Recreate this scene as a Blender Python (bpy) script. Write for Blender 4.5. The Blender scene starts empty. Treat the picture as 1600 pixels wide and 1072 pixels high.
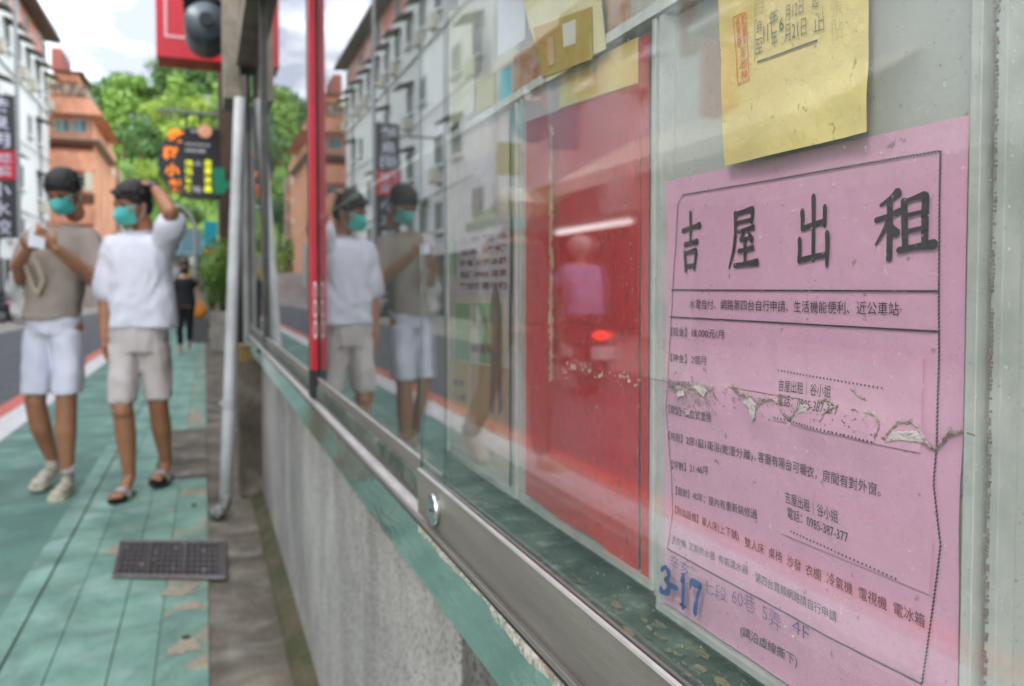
import bpy, bmesh, math, random
from mathutils import Vector, Matrix, noise
SC = bpy.context.scene
COL = SC.collection
R = math.radians
rnd = random.Random(7)

# ------------------------------------------------------------------ camera, sky, sun
CAM = Vector((0, 0, 1.13)); FPX = 1250.0; PX0, PY0 = 800.0, 493.5
HEAD = math.atan(480 / FPX); PITCH = math.atan(41.5 / FPX)
FW = Vector((math.sin(HEAD) * math.cos(PITCH), math.cos(HEAD) * math.cos(PITCH), -math.sin(PITCH)))
RT = Vector((math.cos(HEAD), -math.sin(HEAD), 0)); UPV = RT.cross(FW)
cd = bpy.data.cameras.new('camera'); cam = bpy.data.objects.new('camera', cd); COL.objects.link(cam)
cd.sensor_width = 36; cd.lens = 36 * FPX / 1600; cd.shift_y = -(536 - PY0) / 1600
cd.clip_start = 0.01; cd.clip_end = 2000
cd.dof.use_dof = True; cd.dof.focus_distance = 0.36; cd.dof.aperture_fstop = 11
cam.matrix_world = Matrix(((RT.x, UPV.x, -FW.x, CAM.x), (RT.y, UPV.y, -FW.y, CAM.y), (RT.z, UPV.z, -FW.z, CAM.z), (0, 0, 0, 1)))
SC.camera = cam

SUN_EL, SUN_AZ = 40, 238          # azimuth clockwise from +Y: the sun stands over the far side of the street
w = bpy.data.worlds.new('World'); SC.world = w; w.use_nodes = True
nt = w.node_tree; nt.nodes.clear()
def wn(t, **k):
    n = nt.nodes.new(t)
    for a, b in k.items(): setattr(n, a, b)
    return n
sky = wn('ShaderNodeTexSky', sky_type='NISHITA', sun_disc=False, sun_elevation=R(SUN_EL), sun_rotation=R(SUN_AZ), air_density=1.2, dust_density=1.5)
bg1 = wn('ShaderNodeBackground'); bg1.inputs[1].default_value = 0.14
bg2 = wn('ShaderNodeBackground'); bg2.inputs[1].default_value = 1.0
tc = wn('ShaderNodeTexCoord'); mp = wn('ShaderNodeMapping'); mp.inputs['Scale'].default_value = (1, 1, 2.2); mp.inputs['Location'].default_value = (3.1, 0.4, .2)
nz = wn('ShaderNodeTexNoise'); nz.inputs['Scale'].default_value = 2.3; nz.inputs['Detail'].default_value = 7; nz.inputs['Roughness'].default_value = .55
rp = wn('ShaderNodeValToRGB'); rp.color_ramp.elements[0].position = .36; rp.color_ramp.elements[1].position = .52
nz2 = wn('ShaderNodeTexNoise'); nz2.inputs['Scale'].default_value = 3.4; nz2.inputs['Detail'].default_value = 6
rp2 = wn('ShaderNodeValToRGB'); rp2.color_ramp.elements[0].color = (.25, .275, .335, 1); rp2.color_ramp.elements[0].position = .42
rp2.color_ramp.elements[1].color = (1.75, 1.77, 1.82, 1); rp2.color_ramp.elements[1].position = .66
mx = wn('ShaderNodeMixShader'); wo = wn('ShaderNodeOutputWorld'); L = nt.links.new
L(sky.outputs[0], bg1.inputs[0]); L(tc.outputs['Generated'], mp.inputs[0]); L(mp.outputs[0], nz.inputs[0]); L(mp.outputs[0], nz2.inputs[0])
L(nz.outputs[0], rp.inputs[0]); L(nz2.outputs[0], rp2.inputs[0]); L(rp2.outputs[0], bg2.inputs[0])
L(rp.outputs[0], mx.inputs[0]); L(bg1.outputs[0], mx.inputs[1]); L(bg2.outputs[0], mx.inputs[2]); L(mx.outputs[0], wo.inputs[0])
sd = bpy.data.lights.new('sun', 'SUN'); sd.energy = 1.4; sd.angle = R(20); sd.color = (1, .95, .87)
sun = bpy.data.objects.new('sun', sd); COL.objects.link(sun)
sdir = Vector((math.sin(R(SUN_AZ)) * math.cos(R(SUN_EL)), math.cos(R(SUN_AZ)) * math.cos(R(SUN_EL)), math.sin(R(SUN_EL))))
sun.rotation_euler = (-sdir).to_track_quat('-Z', 'Y').to_euler()
vs = SC.view_settings; vs.view_transform = 'Standard'; vs.look = 'None'; vs.gamma = 1; vs.exposure = 1.8; vs.use_curve_mapping = False
cy = SC.cycles; cy.max_bounces = 10; cy.transparent_max_bounces = 24; cy.glossy_bounces = 6; cy.diffuse_bounces = 4
cy.use_denoising = True; cy.sample_clamp_indirect = 6; cy.caustics_reflective = False; cy.caustics_refractive = False

# ------------------------------------------------------------------ measuring: a sight line cut by a real plane of the place
def ray(px, py):
    return RT * ((px - PX0) / FPX) + UPV * (-(py - PY0) / FPX) + FW
def on_x(px, py, X):
    d = ray(px, py); return CAM + d * (X / d.x)
def on_y(px, py, Y):
    d = ray(px, py); return CAM + d * (Y / d.y)
def on_z(px, py, Z=0.0):
    d = ray(px, py); return CAM + d * ((Z - CAM.z) / d.z)
XG = 0.215      # outer glass line
XP = 0.262      # printed sheets

# ------------------------------------------------------------------ materials
def _n(nt, t, **k):
    n = nt.nodes.new(t)
    for a, b in k.items(): setattr(n, a, b)
    return n
def mat(name, col, rough=.6, metal=0.0, var=.12, vscale=8.0, col2=None, bump=0.0, bscale=40.0, spec=.5, emit=None, estr=0, c2pos=(.35, .65),
        speck=None, speckscale=200, speckpos=(.62, .7), stretch=None, subs=0.0, grime=None):
    m = bpy.data.materials.new(name); m.use_nodes = True; t = m.node_tree; b = t.nodes['Principled BSDF']; l = t.links.new
    b.inputs['Roughness'].default_value = rough; b.inputs['Metallic'].default_value = metal
    b.inputs['Specular IOR Level'].default_value = spec
    c = (*col, 1); c2 = (*(col2 if col2 else [max(0, v * (1 - var)) for v in col]), 1)
    tcn = _n(t, 'ShaderNodeTexCoord'); mpn = _n(t, 'ShaderNodeMapping'); l(tcn.outputs['Object'], mpn.inputs[0])
    if stretch: mpn.inputs['Scale'].default_value = stretch
    nn = _n(t, 'ShaderNodeTexNoise'); nn.inputs['Scale'].default_value = vscale; nn.inputs['Detail'].default_value = 6; nn.inputs['Roughness'].default_value = .62
    l(mpn.outputs[0], nn.inputs[0])
    r = _n(t, 'ShaderNodeValToRGB'); r.color_ramp.elements[0].position = c2pos[0]; r.color_ramp.elements[1].position = c2pos[1]
    r.color_ramp.elements[0].color = c2; r.color_ramp.elements[1].color = c
    l(nn.outputs[0], r.inputs[0]); out = r.outputs[0]
    if speck:
        n2 = _n(t, 'ShaderNodeTexNoise'); n2.inputs['Scale'].default_value = speckscale; n2.inputs['Detail'].default_value = 2; l(mpn.outputs[0], n2.inputs[0])
        r2 = _n(t, 'ShaderNodeValToRGB'); r2.color_ramp.elements[0].position = speckpos[0]; r2.color_ramp.elements[1].position = speckpos[1]
        l(n2.outputs[0], r2.inputs[0])
        mxn = _n(t, 'ShaderNodeMix', data_type='RGBA'); l(r2.outputs[0], mxn.inputs[0]); l(out, mxn.inputs[6]); mxn.inputs[7].default_value = (*speck, 1); out = mxn.outputs[2]
    if grime:
        g1 = _n(t, 'ShaderNodeTexNoise'); g1.inputs['Scale'].default_value = grime[0]; g1.inputs['Detail'].default_value = 9; g1.inputs['Roughness'].default_value = .72; g1.inputs['Distortion'].default_value = .6
        gm = _n(t, 'ShaderNodeMapping'); gm.inputs['Scale'].default_value = grime[3] if len(grime) > 3 else (1, 1, 1); l(tcn.outputs['Object'], gm.inputs[0]); l(gm.outputs[0], g1.inputs[0])
        g2 = _n(t, 'ShaderNodeMapRange'); g2.inputs[1].default_value = .38; g2.inputs[2].default_value = .62; g2.inputs[3].default_value = grime[1]; g2.inputs[4].default_value = grime[2]; l(g1.outputs[0], g2.inputs[0])
        gx = _n(t, 'ShaderNodeVectorMath', operation='SCALE'); l(out, gx.inputs[0]); l(g2.outputs[0], gx.inputs['Scale']); out = gx.outputs[0]
    l(out, b.inputs['Base Color'])
    if bump:
        n3 = _n(t, 'ShaderNodeTexNoise'); n3.inputs['Scale'].default_value = bscale; n3.inputs['Detail'].default_value = 5; l(mpn.outputs[0], n3.inputs[0])
        bp = _n(t, 'ShaderNodeBump'); bp.inputs['Strength'].default_value = min(1, bump * 2); bp.inputs['Distance'].default_value = .002 if bscale > 60 else .01
        l(n3.outputs[0], bp.inputs['Height']); l(bp.outputs[0], b.inputs['Normal'])
    if emit:
        b.inputs['Emission Color'].default_value = (*emit, 1); b.inputs['Emission Strength'].default_value = estr
    if subs:
        b.inputs['Subsurface Weight'].default_value = subs; b.inputs['Subsurface Radius'].default_value = (.02, .008, .004)
    return m
def glassmat(name, tint=(.96, .98, .97), f0=.04, rough=0.0, dirt=.05, dirtcol=(.62, .64, .6), dscale=6, speckscale=420, specks=.5, stretch=(1, 1, 1), wob=0.0, power=5.0):
    m = bpy.data.materials.new(name); m.use_nodes = True; t = m.node_tree; t.nodes.clear(); l = t.links.new
    o = _n(t, 'ShaderNodeOutputMaterial'); tr = _n(t, 'ShaderNodeBsdfTransparent'); tr.inputs[0].default_value = (*tint, 1)
    gl = _n(t, 'ShaderNodeBsdfGlossy'); gl.inputs['Roughness'].default_value = rough
    lw = _n(t, 'ShaderNodeLayerWeight'); lw.inputs[0].default_value = .5
    pw = _n(t, 'ShaderNodeMath', operation='POWER'); pw.inputs[1].default_value = power; l(lw.outputs['Facing'], pw.inputs[0])
    ma = _n(t, 'ShaderNodeMath', operation='MULTIPLY_ADD'); ma.inputs[1].default_value = 1 - f0; ma.inputs[2].default_value = f0; l(pw.outputs[0], ma.inputs[0])
    mix = _n(t, 'ShaderNodeMixShader'); l(ma.outputs[0], mix.inputs[0]); l(tr.outputs[0], mix.inputs[1]); l(gl.outputs[0], mix.inputs[2])
    df = _n(t, 'ShaderNodeBsdfDiffuse'); df.inputs[0].default_value = (*dirtcol, 1)
    tcn = _n(t, 'ShaderNodeTexCoord'); mpn = _n(t, 'ShaderNodeMapping'); mpn.inputs['Scale'].default_value = stretch; l(tcn.outputs['Object'], mpn.inputs[0])
    n1 = _n(t, 'ShaderNodeTexNoise'); n1.inputs['Scale'].default_value = dscale; n1.inputs['Detail'].default_value = 8; n1.inputs['Roughness'].default_value = .7; l(mpn.outputs[0], n1.inputs[0])
    r1 = _n(t, 'ShaderNodeMapRange'); r1.inputs[1].default_value = .3; r1.inputs[2].default_value = .75; r1.inputs[3].default_value = dirt * .3; r1.inputs[4].default_value = dirt * 1.7; l(n1.outputs[0], r1.inputs[0])
    n2 = _n(t, 'ShaderNodeTexNoise'); n2.inputs['Scale'].default_value = speckscale; n2.inputs['Detail'].default_value = 1; l(tcn.outputs['Object'], n2.inputs[0])
    r2 = _n(t, 'ShaderNodeMapRange'); r2.inputs[1].default_value = .74; r2.inputs[2].default_value = .78; r2.inputs[3].default_value = 0; r2.inputs[4].default_value = specks; l(n2.outputs[0], r2.inputs[0])
    ad = _n(t, 'ShaderNodeMath', operation='ADD', use_clamp=True); l(r1.outputs[0], ad.inputs[0]); l(r2.outputs[0], ad.inputs[1])
    mix2 = _n(t, 'ShaderNodeMixShader'); l(ad.outputs[0], mix2.inputs[0]); l(mix.outputs[0], mix2.inputs[1]); l(df.outputs[0], mix2.inputs[2])
    if wob:
        n4 = _n(t, 'ShaderNodeTexNoise'); n4.inputs['Scale'].default_value = 3; n4.inputs['Detail'].default_value = 1; l(tcn.outputs['Object'], n4.inputs[0])
        bp = _n(t, 'ShaderNodeBump'); bp.inputs['Strength'].default_value = wob; bp.inputs['Distance'].default_value = .01; l(n4.outputs[0], bp.inputs['Height']); l(bp.outputs[0], gl.inputs['Normal'])
    l(mix2.outputs[0], o.inputs[0]); return m

# ------------------------------------------------------------------ mesh building
class MB:
    def __init__(s): s.v = []; s.f = []; s.mi = []; s.smooth = False
    def add(s, vs, fs, mi=0, M=None):
        o = len(s.v)
        for p in vs:
            p = Vector(p); s.v.append(M @ p if M else p)
        for f in fs: s.f.append([o + i for i in f]); s.mi.append(mi)
        return s
    def box(s, a, b, mi=0, M=None):
        x0, y0, z0 = [min(p, q) for p, q in zip(a, b)]; x1, y1, z1 = [max(p, q) for p, q in zip(a, b)]
        return s.add([(x0, y0, z0), (x1, y0, z0), (x1, y1, z0), (x0, y1, z0), (x0, y0, z1), (x1, y0, z1), (x1, y1, z1), (x0, y1, z1)],
                     [(0, 3, 2, 1), (4, 5, 6, 7), (0, 1, 5, 4), (1, 2, 6, 5), (2, 3, 7, 6), (3, 0, 4, 7)], mi, M)
    def prism(s, poly, off, mi=0):
        n = len(poly); off = Vector(off); a = [Vector(p) for p in poly]; b = [p + off for p in a]
        fs = [list(range(n))[::-1], list(range(n, 2 * n))] + [(i, (i + 1) % n, n + (i + 1) % n, n + i) for i in range(n)]
        return s.add(a + b, fs, mi)
    def poly(s, pts, mi=0): return s.add(pts, [list(range(len(pts)))], mi)
    def tube(s, path, rad, n=10, mi=0, caps=True, flat=None):
        path = [Vector(p) for p in path]; rr = rad if isinstance(rad, (list, tuple)) else [rad] * len(path)
        vs = []; prev = None
        for i, p in enumerate(path):
            d = (path[min(i + 1, len(path) - 1)] - path[max(i - 1, 0)]).normalized()
            if prev is None:
                a = Vector((0, 0, 1)) if abs(d.z) < .9 else Vector((1, 0, 0)); u = d.cross(a).normalized()
            else: u = (prev - d * prev.dot(d)).normalized()
            prev = u; v2 = d.cross(u)
            for k in range(n):
                t = 2 * math.pi * k / n; vs.append(p + (u * math.cos(t) + v2 * math.sin(t)) * rr[i])
        fs = [(i * n + k, i * n + (k + 1) % n, (i + 1) * n + (k + 1) % n, (i + 1) * n + k) for i in range(len(path) - 1) for k in range(n)]
        if caps: fs += [list(range(n))[::-1], [(len(path) - 1) * n + k for k in range(n)]]
        return s.add(vs, fs, mi)
    def cyl(s, a, b, r, n=14, mi=0): return s.tube([a, b], r, n, mi)
    def ell(s, c, r, n=12, M=None, mi=0):
        vs = []; c = Vector(c); m = n // 2 + 1
        if not isinstance(r, (list, tuple)): r = (r, r, r)
        vs.append((0, 0, 1))
        for i in range(1, m):
            ph = math.pi * i / m
            for k in range(n):
                t = 2 * math.pi * k / n; vs.append((math.sin(ph) * math.cos(t), math.sin(ph) * math.sin(t), math.cos(ph)))
        vs.append((0, 0, -1)); last = len(vs) - 1
        fs = [(0, 1 + k, 1 + (k + 1) % n) for k in range(n)]
        fs += [(1 + (i - 1) * n + k, 1 + i * n + k, 1 + i * n + (k + 1) % n, 1 + (i - 1) * n + (k + 1) % n) for i in range(1, m - 1) for k in range(n)]
        fs += [(last, 1 + (m - 2) * n + (k + 1) % n, 1 + (m - 2) * n + k) for k in range(n)]
        vs = [c + Vector((p[0] * r[0], p[1] * r[1], p[2] * r[2])) for p in vs]
        return s.add(vs, fs, mi, M)
    def cone(s, a, b, ra, rb, n=12, M=None):       # capsule with a taper
        a = Vector(a); b = Vector(b)
        if M: a = M @ a; b = M @ b
        s.tube([a, b], [ra, rb], n); s.ell(a, ra, n); s.ell(b, rb, n); return s
    def loft(s, secs, n=18):                        # (centre, half width x, half depth y): flat rings stacked upwards
        vs = []
        for c, rx, ry in secs:
            for k in range(n):
                t = 2 * math.pi * k / n; ct, st = math.cos(t), math.sin(t)
                vs.append(Vector(c) + Vector((math.copysign(abs(ct) ** .8, ct) * rx, math.copysign(abs(st) ** .9, st) * ry, 0)))
        m = len(secs)
        fs = [(i * n + k, i * n + (k + 1) % n, (i + 1) * n + (k + 1) % n, (i + 1) * n + k) for i in range(m - 1) for k in range(n)]
        fs += [list(range(n))[::-1], [(m - 1) * n + k for k in range(n)]]
        return s.add(vs, fs)
    def mesh(s, name, mats, off=None, smooth=False):
        me = bpy.data.meshes.new(name); o = off or Vector((0, 0, 0))
        me.from_pydata([tuple(p - o) for p in s.v], [], s.f)
        for m in (mats if isinstance(mats, (list, tuple)) else [mats]): me.materials.append(m)
        if any(s.mi): me.polygons.foreach_set('material_index', s.mi)
        if smooth: me.polygons.foreach_set('use_smooth', [True] * len(s.f))
        me.update(); return me
def tag(o, label=None, cat=None, group=None, kind=None):
    for k, v in (('label', label), ('category', cat), ('group', group), ('kind', kind)):
        if v: o[k] = v
    return o
def empty(name, loc, label, cat, group=None, rz=0.0, kind=None):
    o = bpy.data.objects.new(name, None); COL.objects.link(o); o.location = loc; o.rotation_euler = (0, 0, rz); o.empty_display_size = .1
    return tag(o, label, cat, group, kind)
def wmat(o):
    m = o.matrix_basis.copy(); p = o.parent
    while p: m = p.matrix_basis @ m; p = p.parent
    return m
def part(name, mb, mats, parent, smooth=False, bevel=0, label=None, kind=None, local=False):
    """mesh given in world coordinates (or the parent's own, local=True) becomes a child"""
    if not local:
        Mi = wmat(parent).inverted(); mb.v = [Mi @ p for p in mb.v]
    me = mb.mesh(name, mats, smooth=smooth); o = bpy.data.objects.new(name, me); COL.objects.link(o); o.parent = parent
    if bevel: bv = o.modifiers.new('bevel', 'BEVEL'); bv.width = bevel; bv.segments = 2; bv.limit_method = 'ANGLE'
    if label: o['label'] = label
    if kind: o['kind'] = kind
    return o
def single(name, mb, mats, label=None, cat=None, group=None, kind=None, smooth=False, bevel=0):
    xs = [p.x for p in mb.v]; ys = [p.y for p in mb.v]; zs = [p.z for p in mb.v]
    off = Vector(((min(xs) + max(xs)) / 2, (min(ys) + max(ys)) / 2, min(zs))) if kind != 'structure' else Vector((0, 0, 0))
    me = mb.mesh(name, mats, off, smooth); o = bpy.data.objects.new(name, me); COL.objects.link(o); o.location = off
    if bevel: bv = o.modifiers.new('bevel', 'BEVEL'); bv.width = bevel; bv.segments = 2; bv.limit_method = 'ANGLE'
    return tag(o, label, cat, group, kind)
def copy_tree(o, parent=None):
    kids = [k for k in bpy.data.objects if k.parent == o]
    c = o.copy(); COL.objects.link(c); c.parent = parent
    for k in kids: copy_tree(k, c)
    return c
_dg = [None]
def remesh(mb, voxel, smooth=4, ripple=None):
    """one continuous skin over overlapping forms"""
    me = mb.mesh('tmp', []); o = bpy.data.objects.new('tmp', me); COL.objects.link(o)
    rm = o.modifiers.new('r', 'REMESH'); rm.mode = 'VOXEL'; rm.voxel_size = voxel
    if smooth: sm = o.modifiers.new('s', 'SMOOTH'); sm.factor = .5; sm.iterations = smooth
    dg = bpy.context.evaluated_depsgraph_get(); dg.update()
    ev = o.evaluated_get(dg); m2 = bpy.data.meshes.new_from_object(ev, depsgraph=dg)
    r = MB(); r.v = [v.co.copy() for v in m2.vertices]; nr = [v.normal.copy() for v in m2.vertices]
    r.f = [list(p.vertices) for p in m2.polygons]; r.mi = [0] * len(r.f)
    if ripple:
        for i, p in enumerate(r.v): r.v[i] = p + nr[i] * ripple(p)
    bpy.data.objects.remove(o); bpy.data.meshes.remove(me); bpy.data.meshes.remove(m2)
    return r
_tx = {}
def text_geo(s, size=1.0, offset=0.0, spacing=1.0, align='LEFT', vertical=False):
    cu = bpy.data.curves.new('t', 'FONT'); cu.body = s; cu.size = size; cu.align_x = align; cu.offset = offset; cu.space_character = spacing; cu.fill_mode = 'FRONT'; cu.resolution_u = 3
    if vertical: cu.body = '\n'.join(s); cu.align_x = 'CENTER'; cu.space_line = .95
    o = bpy.data.objects.new('t', cu); COL.objects.link(o)
    dg = bpy.context.evaluated_depsgraph_get(); dg.update(); m = bpy.data.meshes.new_from_object(o.evaluated_get(dg), depsgraph=dg)
    v = [p.co.copy() for p in m.vertices]; f = [list(p.vertices) for p in m.polygons]
    bpy.data.objects.remove(o); bpy.data.curves.remove(cu); bpy.data.meshes.remove(m)
    return v, f
def put_text(mb, s, origin, ax, up, size, width=None, height=None, offset=0.0, vertical=False, centre=False, fn=None, mi=0):
    """lay lettering on a plane: origin = lower left (or centre), ax = reading direction, up = upward"""
    v, f = text_geo(s, 1.0, offset, vertical=vertical)
    if not v: return
    x0 = min(p.x for p in v); x1 = max(p.x for p in v); y0 = min(p.y for p in v); y1 = max(p.y for p in v)
    sx = size if width is None else width / max(1e-6, x1 - x0); sy = size if height is None else height / max(1e-6, y1 - y0)
    cx = (x0 + x1) / 2 if centre else x0; cyy = (y0 + y1) / 2 if centre else (0 if height is None else y0)
    if width is None and not centre: cx = 0
    ax = Vector(ax).normalized(); up = Vector(up).normalized(); origin = Vector(origin)
    pts = [origin + ax * ((p.x - cx) * sx) + up * ((p.y - cyy) * sy) for p in v]
    if fn: pts = [fn(p) for p in pts]
    mb.add(pts, f, mi)

# ------------------------------------------------------------------ shared materials
M_steel = mat('brushed_steel', (.26, .24, .212), .5, .4, col2=(.18, .165, .145), vscale=14, bump=.12, bscale=300, stretch=(1, .25, 3), speck=(.2, .18, .16), speckscale=260, speckpos=(.62, .72))
M_bright = mat('bright_aluminium', (.74, .71, .69), .35, .5, col2=(.6, .57, .55), vscale=30)
M_fascia = mat('polished_steel_fascia', (.66, .69, .67), .035, 1.0, col2=(.52, .56, .53), vscale=5, stretch=(1, 1.4, 7), c2pos=(.3, .6), speck=(.34, .33, .3), speckscale=300, speckpos=(.66, .74), bump=.03, bscale=18)
M_granite = mat('flamed_granite', (.47, .45, .43), .75, col2=(.36, .345, .33), vscale=5, bump=.5, bscale=220, speck=(.13, .125, .12), speckscale=170, speckpos=(.52, .66), grime=(2.2, .62, 1.12, (1, 1, .5)))
M_granite_dk = mat('dark_rough_granite', (.20, .19, .18), .85, col2=(.11, .10, .095), vscale=10, bump=.8, bscale=150, speck=(.04, .04, .04), speckscale=150, speckpos=(.5, .62))
M_moss = mat('mossy_concrete', (.105, .085, .05), .9, col2=(.045, .052, .016), vscale=9, bump=.6, bscale=60)
M_panel = mat('pale_back_board', (.55, .575, .545), .5, col2=(.47, .50, .47), vscale=4, speck=(.25, .25, .22), speckscale=330, speckpos=(.68, .74))
M_marble = mat('green_laminate', (.135, .175, .138), .45, grime=(14, .45, 1.25), col2=(.03, .045, .03), vscale=30, bump=.3, bscale=80, speck=(.26, .30, .24), speckscale=60, speckpos=(.58, .72))
M_red = mat('red_enamel', (.52, .012, .03), .3, var=.25)
M_black = mat('black_rubber', (.012, .012, .013), .6)
M_white = mat('white_print', (.75, .74, .72), .5)
M_acryl = glassmat('clear_acrylic', (.992, .994, .992), .055, .02, .022, (.66, .68, .64), 14, 520, .55, stretch=(1, 1, .5))
M_acryl_edge = mat('acrylic_edge', (.62, .65, .62), .2, col2=(.48, .52, .49), vscale=60, spec=.8)
M_glass = glassmat('window_glass', (.985, .99, .986), .054, 0.0, .014, (.60, .62, .60), 5, 450, .35, stretch=(1, 2.2, .45), power=4.3)
M_glass_edge = mat('green_glass_edge', (.06, .12, .105), .12, col2=(.03, .07, .06), vscale=30, spec=.9)
M_stone = mat('weathered_brown_cladding', (.34, .295, .235), .85, col2=(.20, .17, .13), vscale=14, bump=.6, bscale=50)
M_conc = mat('brown_stained_concrete', (.185, .155, .118), .9, col2=(.095, .078, .056), vscale=3.2, bump=.35, bscale=60, speck=(.29, .265, .22), speckscale=6, speckpos=(.50, .8), grime=(3.5, .62, 1.2))
M_pipe = mat('grey_painted_pipe', (.40, .41, .42), .45, col2=(.28, .27, .26), vscale=9)
M_darkframe = mat('dark_bronze_frame', (.12, .108, .095), .4, col2=(.04, .035, .03))

# ------------------------------------------------------------------ notice cabinet
YN, YF = -1.3, 4.55
cab = empty('notice_cabinet', (.25, 1.6, .83), 'long wall-mounted notice cabinet with steel sill and pale back board along the pavement', 'notice board')
part('back_panel', MB().box((.290, YN, .92), (.312, .935, 2.30)), M_panel, cab)
part('back_panel', MB().box((.290, .937, .92), (.312, YF, 2.30)), mat('dark_green_board', (.035, .05, .042), .6, col2=(.02, .03, .025)), cab, label='dark green far length of the back board')  # far board made dark so reflections in the glass keep their contrast
part('floor_panel', MB().box((.222, YN, .900), (.2895, YF, .920)), M_marble, cab)
part('shelf_rail', MB().box((.256, YN, 1.296), (.2895, 3.3, 1.303)), M_acryl_edge, cab)
part('track', MB().box((.207, YN, .872), (.240, YF, .884)).box((.2215, YN, .884), (.2230, YF, .8905)), M_bright, cab)
part('track_lip', MB().box((.2045, YN, .8878), (.2067, YF, .8925)), M_steel, cab, bevel=.0006)
part('fascia', MB().box((.2030, YN, .832), (.2065, YF, .8872)), M_fascia, cab)
part('soffit', MB().box((.207, YN, .826), (.300, YF, .8315)), M_darkframe, cab)
part('header_beam', MB().box((.168, YN, 2.30), (.300, YF + .1, 2.42)), M_stone, cab)
part('end_panel', MB().box((.222, YF, .90), (.312, YF + .02, 2.30)), M_darkframe, cab)
# scraped glue and flaking paint under the track, near the camera
rs = MB(); yy = -1.0; base = []
while yy < .80:
    base.append((yy, .002 + .011 * max(0, noise.noise(Vector((yy * 9, 3, 0))) + .35) * (1.25 - .6 * max(0, yy)) + .004 * noise.noise(Vector((yy * 33, 1, 0))) + .0015 * noise.noise(Vector((yy * 160, 1, 0))))); yy += .004
vs_ = []
for yv, h in base: vs_ += [(.2021, yv, .8870), (.2021, yv, .8870 - max(.0008, h)), (.2029, yv, .8870), (.2029, yv, .8870 - max(.0008, h))]
fs_ = []
for i in range(len(base) - 1):
    a = 4 * i; b = a + 4; fs_ += [(a, b, b + 1, a + 1), (a + 1, b + 1, b + 3, a + 3), (a, a + 2, b + 2, b)]
rs.add(vs_, fs_)
part('paint_residue', rs, mat('flaked_residue', (.62, .58, .52), .8, col2=(.30, .22, .16), vscale=60, bump=.8, bscale=300, speck=(.14, .2, .17), speckscale=200, speckpos=(.5, .62)), cab)
# granite below
gw = empty('granite_wall', (.29, 1.6, 0), 'speckled grey granite base wall under the notice cabinet', 'wall')
joints = [YN, -.25, .905, 3.02, 4.48]
for i in range(4):
    part('granite_slab', MB().box((.281, joints[i] + .005, .015), (.305, joints[i + 1] - .005, .8255)), M_granite_dk if i == 1 else M_granite, gw, bevel=.002,
         label='darker rough granite slab' if i == 1 else None)
part('wall_core', MB().box((.2935, YN, 0), (.34, 4.49, .8255)), M_black, gw)
pl = MB(); pv = []
for i in range(60):
    yv = YN + (4.5 - YN) * i / 59; wob = .008 * noise.noise(Vector((yv * 3, 0, 0)))
    pv += [(.222 + wob, yv, .0), (.232 + wob, yv, .018), (.282, yv, .05)]
pl.add(pv, [(3 * i + k, 3 * i + 3 + k, 3 * i + 4 + k, 3 * i + 1 + k) for i in range(59) for k in range(2)])
part('moss_fillet', pl, M_moss, gw)

# ---- sliding glass doors
def door(y0, y1, xc, label, rail=True, lock=None, yaw=0.0, edge_near=True):
    t = empty('sliding_glass_door', (xc, (y0 + y1) / 2, .893), label, 'glass door', 'sliding glass doors of the notice cabinet')
    t.rotation_euler = (0, 0, R(yaw))
    h = (y1 - y0) / 2
    g = MB().box((-.0015, -h, .012), (.0015, h, 1.40)); g.mi = [1, 1, 1, 0, 1, 0]
    part('glass_pane', g, [M_glass, M_glass_edge], t, local=True)
    if rail:
        r = MB().box((-.0045, -h + .001, 0), (-.0024, h - .001, .044)).box((.0024, -h + .001, 0), (.0045, h - .001, .044)).box((-.0045, -h + .001, -.0015), (.0045, h - .001, 0))
        part('bottom_rail', r, M_steel, t, local=True)
        part('rail_bead', MB().box((-.0049, -h + .0012, .0441), (-.0023, h - .0012, .0462)), M_bright, t, local=True)
    if lock is not None:
        c = lock - (y0 + y1) / 2
        lk = MB().tube([(-.0046, c, .021), (-.0085, c, .021), (-.0102, c, .021), (-.0108, c, .021)], [.0155, .0155, .0145, .012], 32)
        lo = part('lock', lk, mat('chrome', (.62, .66, .63), .12, 1.0, col2=(.45, .48, .45)), t, smooth=False, bevel=.0004, local=True)
        part('keyhole', MB().box((-.0114, c - .0035, .0195), (-.0107, c + .0035, .0215)), M_black, lo, local=True)
    return t
YA = on_x(659, 760, XG).y; YB = on_x(696, 760, XG + .016).y
YR = on_x(487, 600, .2130).y
door(-1.25, YA, XG, 'front sliding glass door with steel bottom rail and a round lock, nearest to the camera', lock=on_x(677, 820, .207).y, yaw=0.0)
door(YB, YR + .02, XG + .016, 'rear sliding glass door between the red post and the locked front door', yaw=.0)
door(YR + .05, 3.34, XG + .016, 'glass door of the cabinet directly beyond the red post', yaw=.0)
door(3.37, 4.50, XG + .016, 'farthest glass door at the pier end of the cabinet', yaw=.0)

# ---- red post, steel post
rp_ = empty('red_post', (.205, YR + .02, .90), 'narrow red enamelled post with worn white letters between two glass doors', 'post')
part('shaft', MB().box((.2130, YR + .002, .955), (.2272, YR + .034, 2.30)), M_red, rp_, bevel=.001)
part('rubber_seal', MB().box((.2120, YR + .0345, .895), (.2275, YR + .042, 2.30)), M_black, rp_)
part('rubber_foot', MB().box((.2140, YR + .003, .893), (.2265, YR + .033, .9545)), M_black, rp_)
lt = MB(); put_text(lt, 'COO', (.2218, YR + .0015, 1.085), (0, 0, -1), (1, 0, 0), .03, width=.125, height=.008, offset=.02, centre=True)
part('lettering', lt, M_white, rp_)
sp_ = empty('steel_post', (.21, 3.355, .88), 'slim dark steel post dividing the far glass of the cabinet', 'post')
part('shaft', MB().box((.215, 3.347, .893), (.2275, 3.363, 2.30)), M_darkframe, sp_, bevel=.001)
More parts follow.
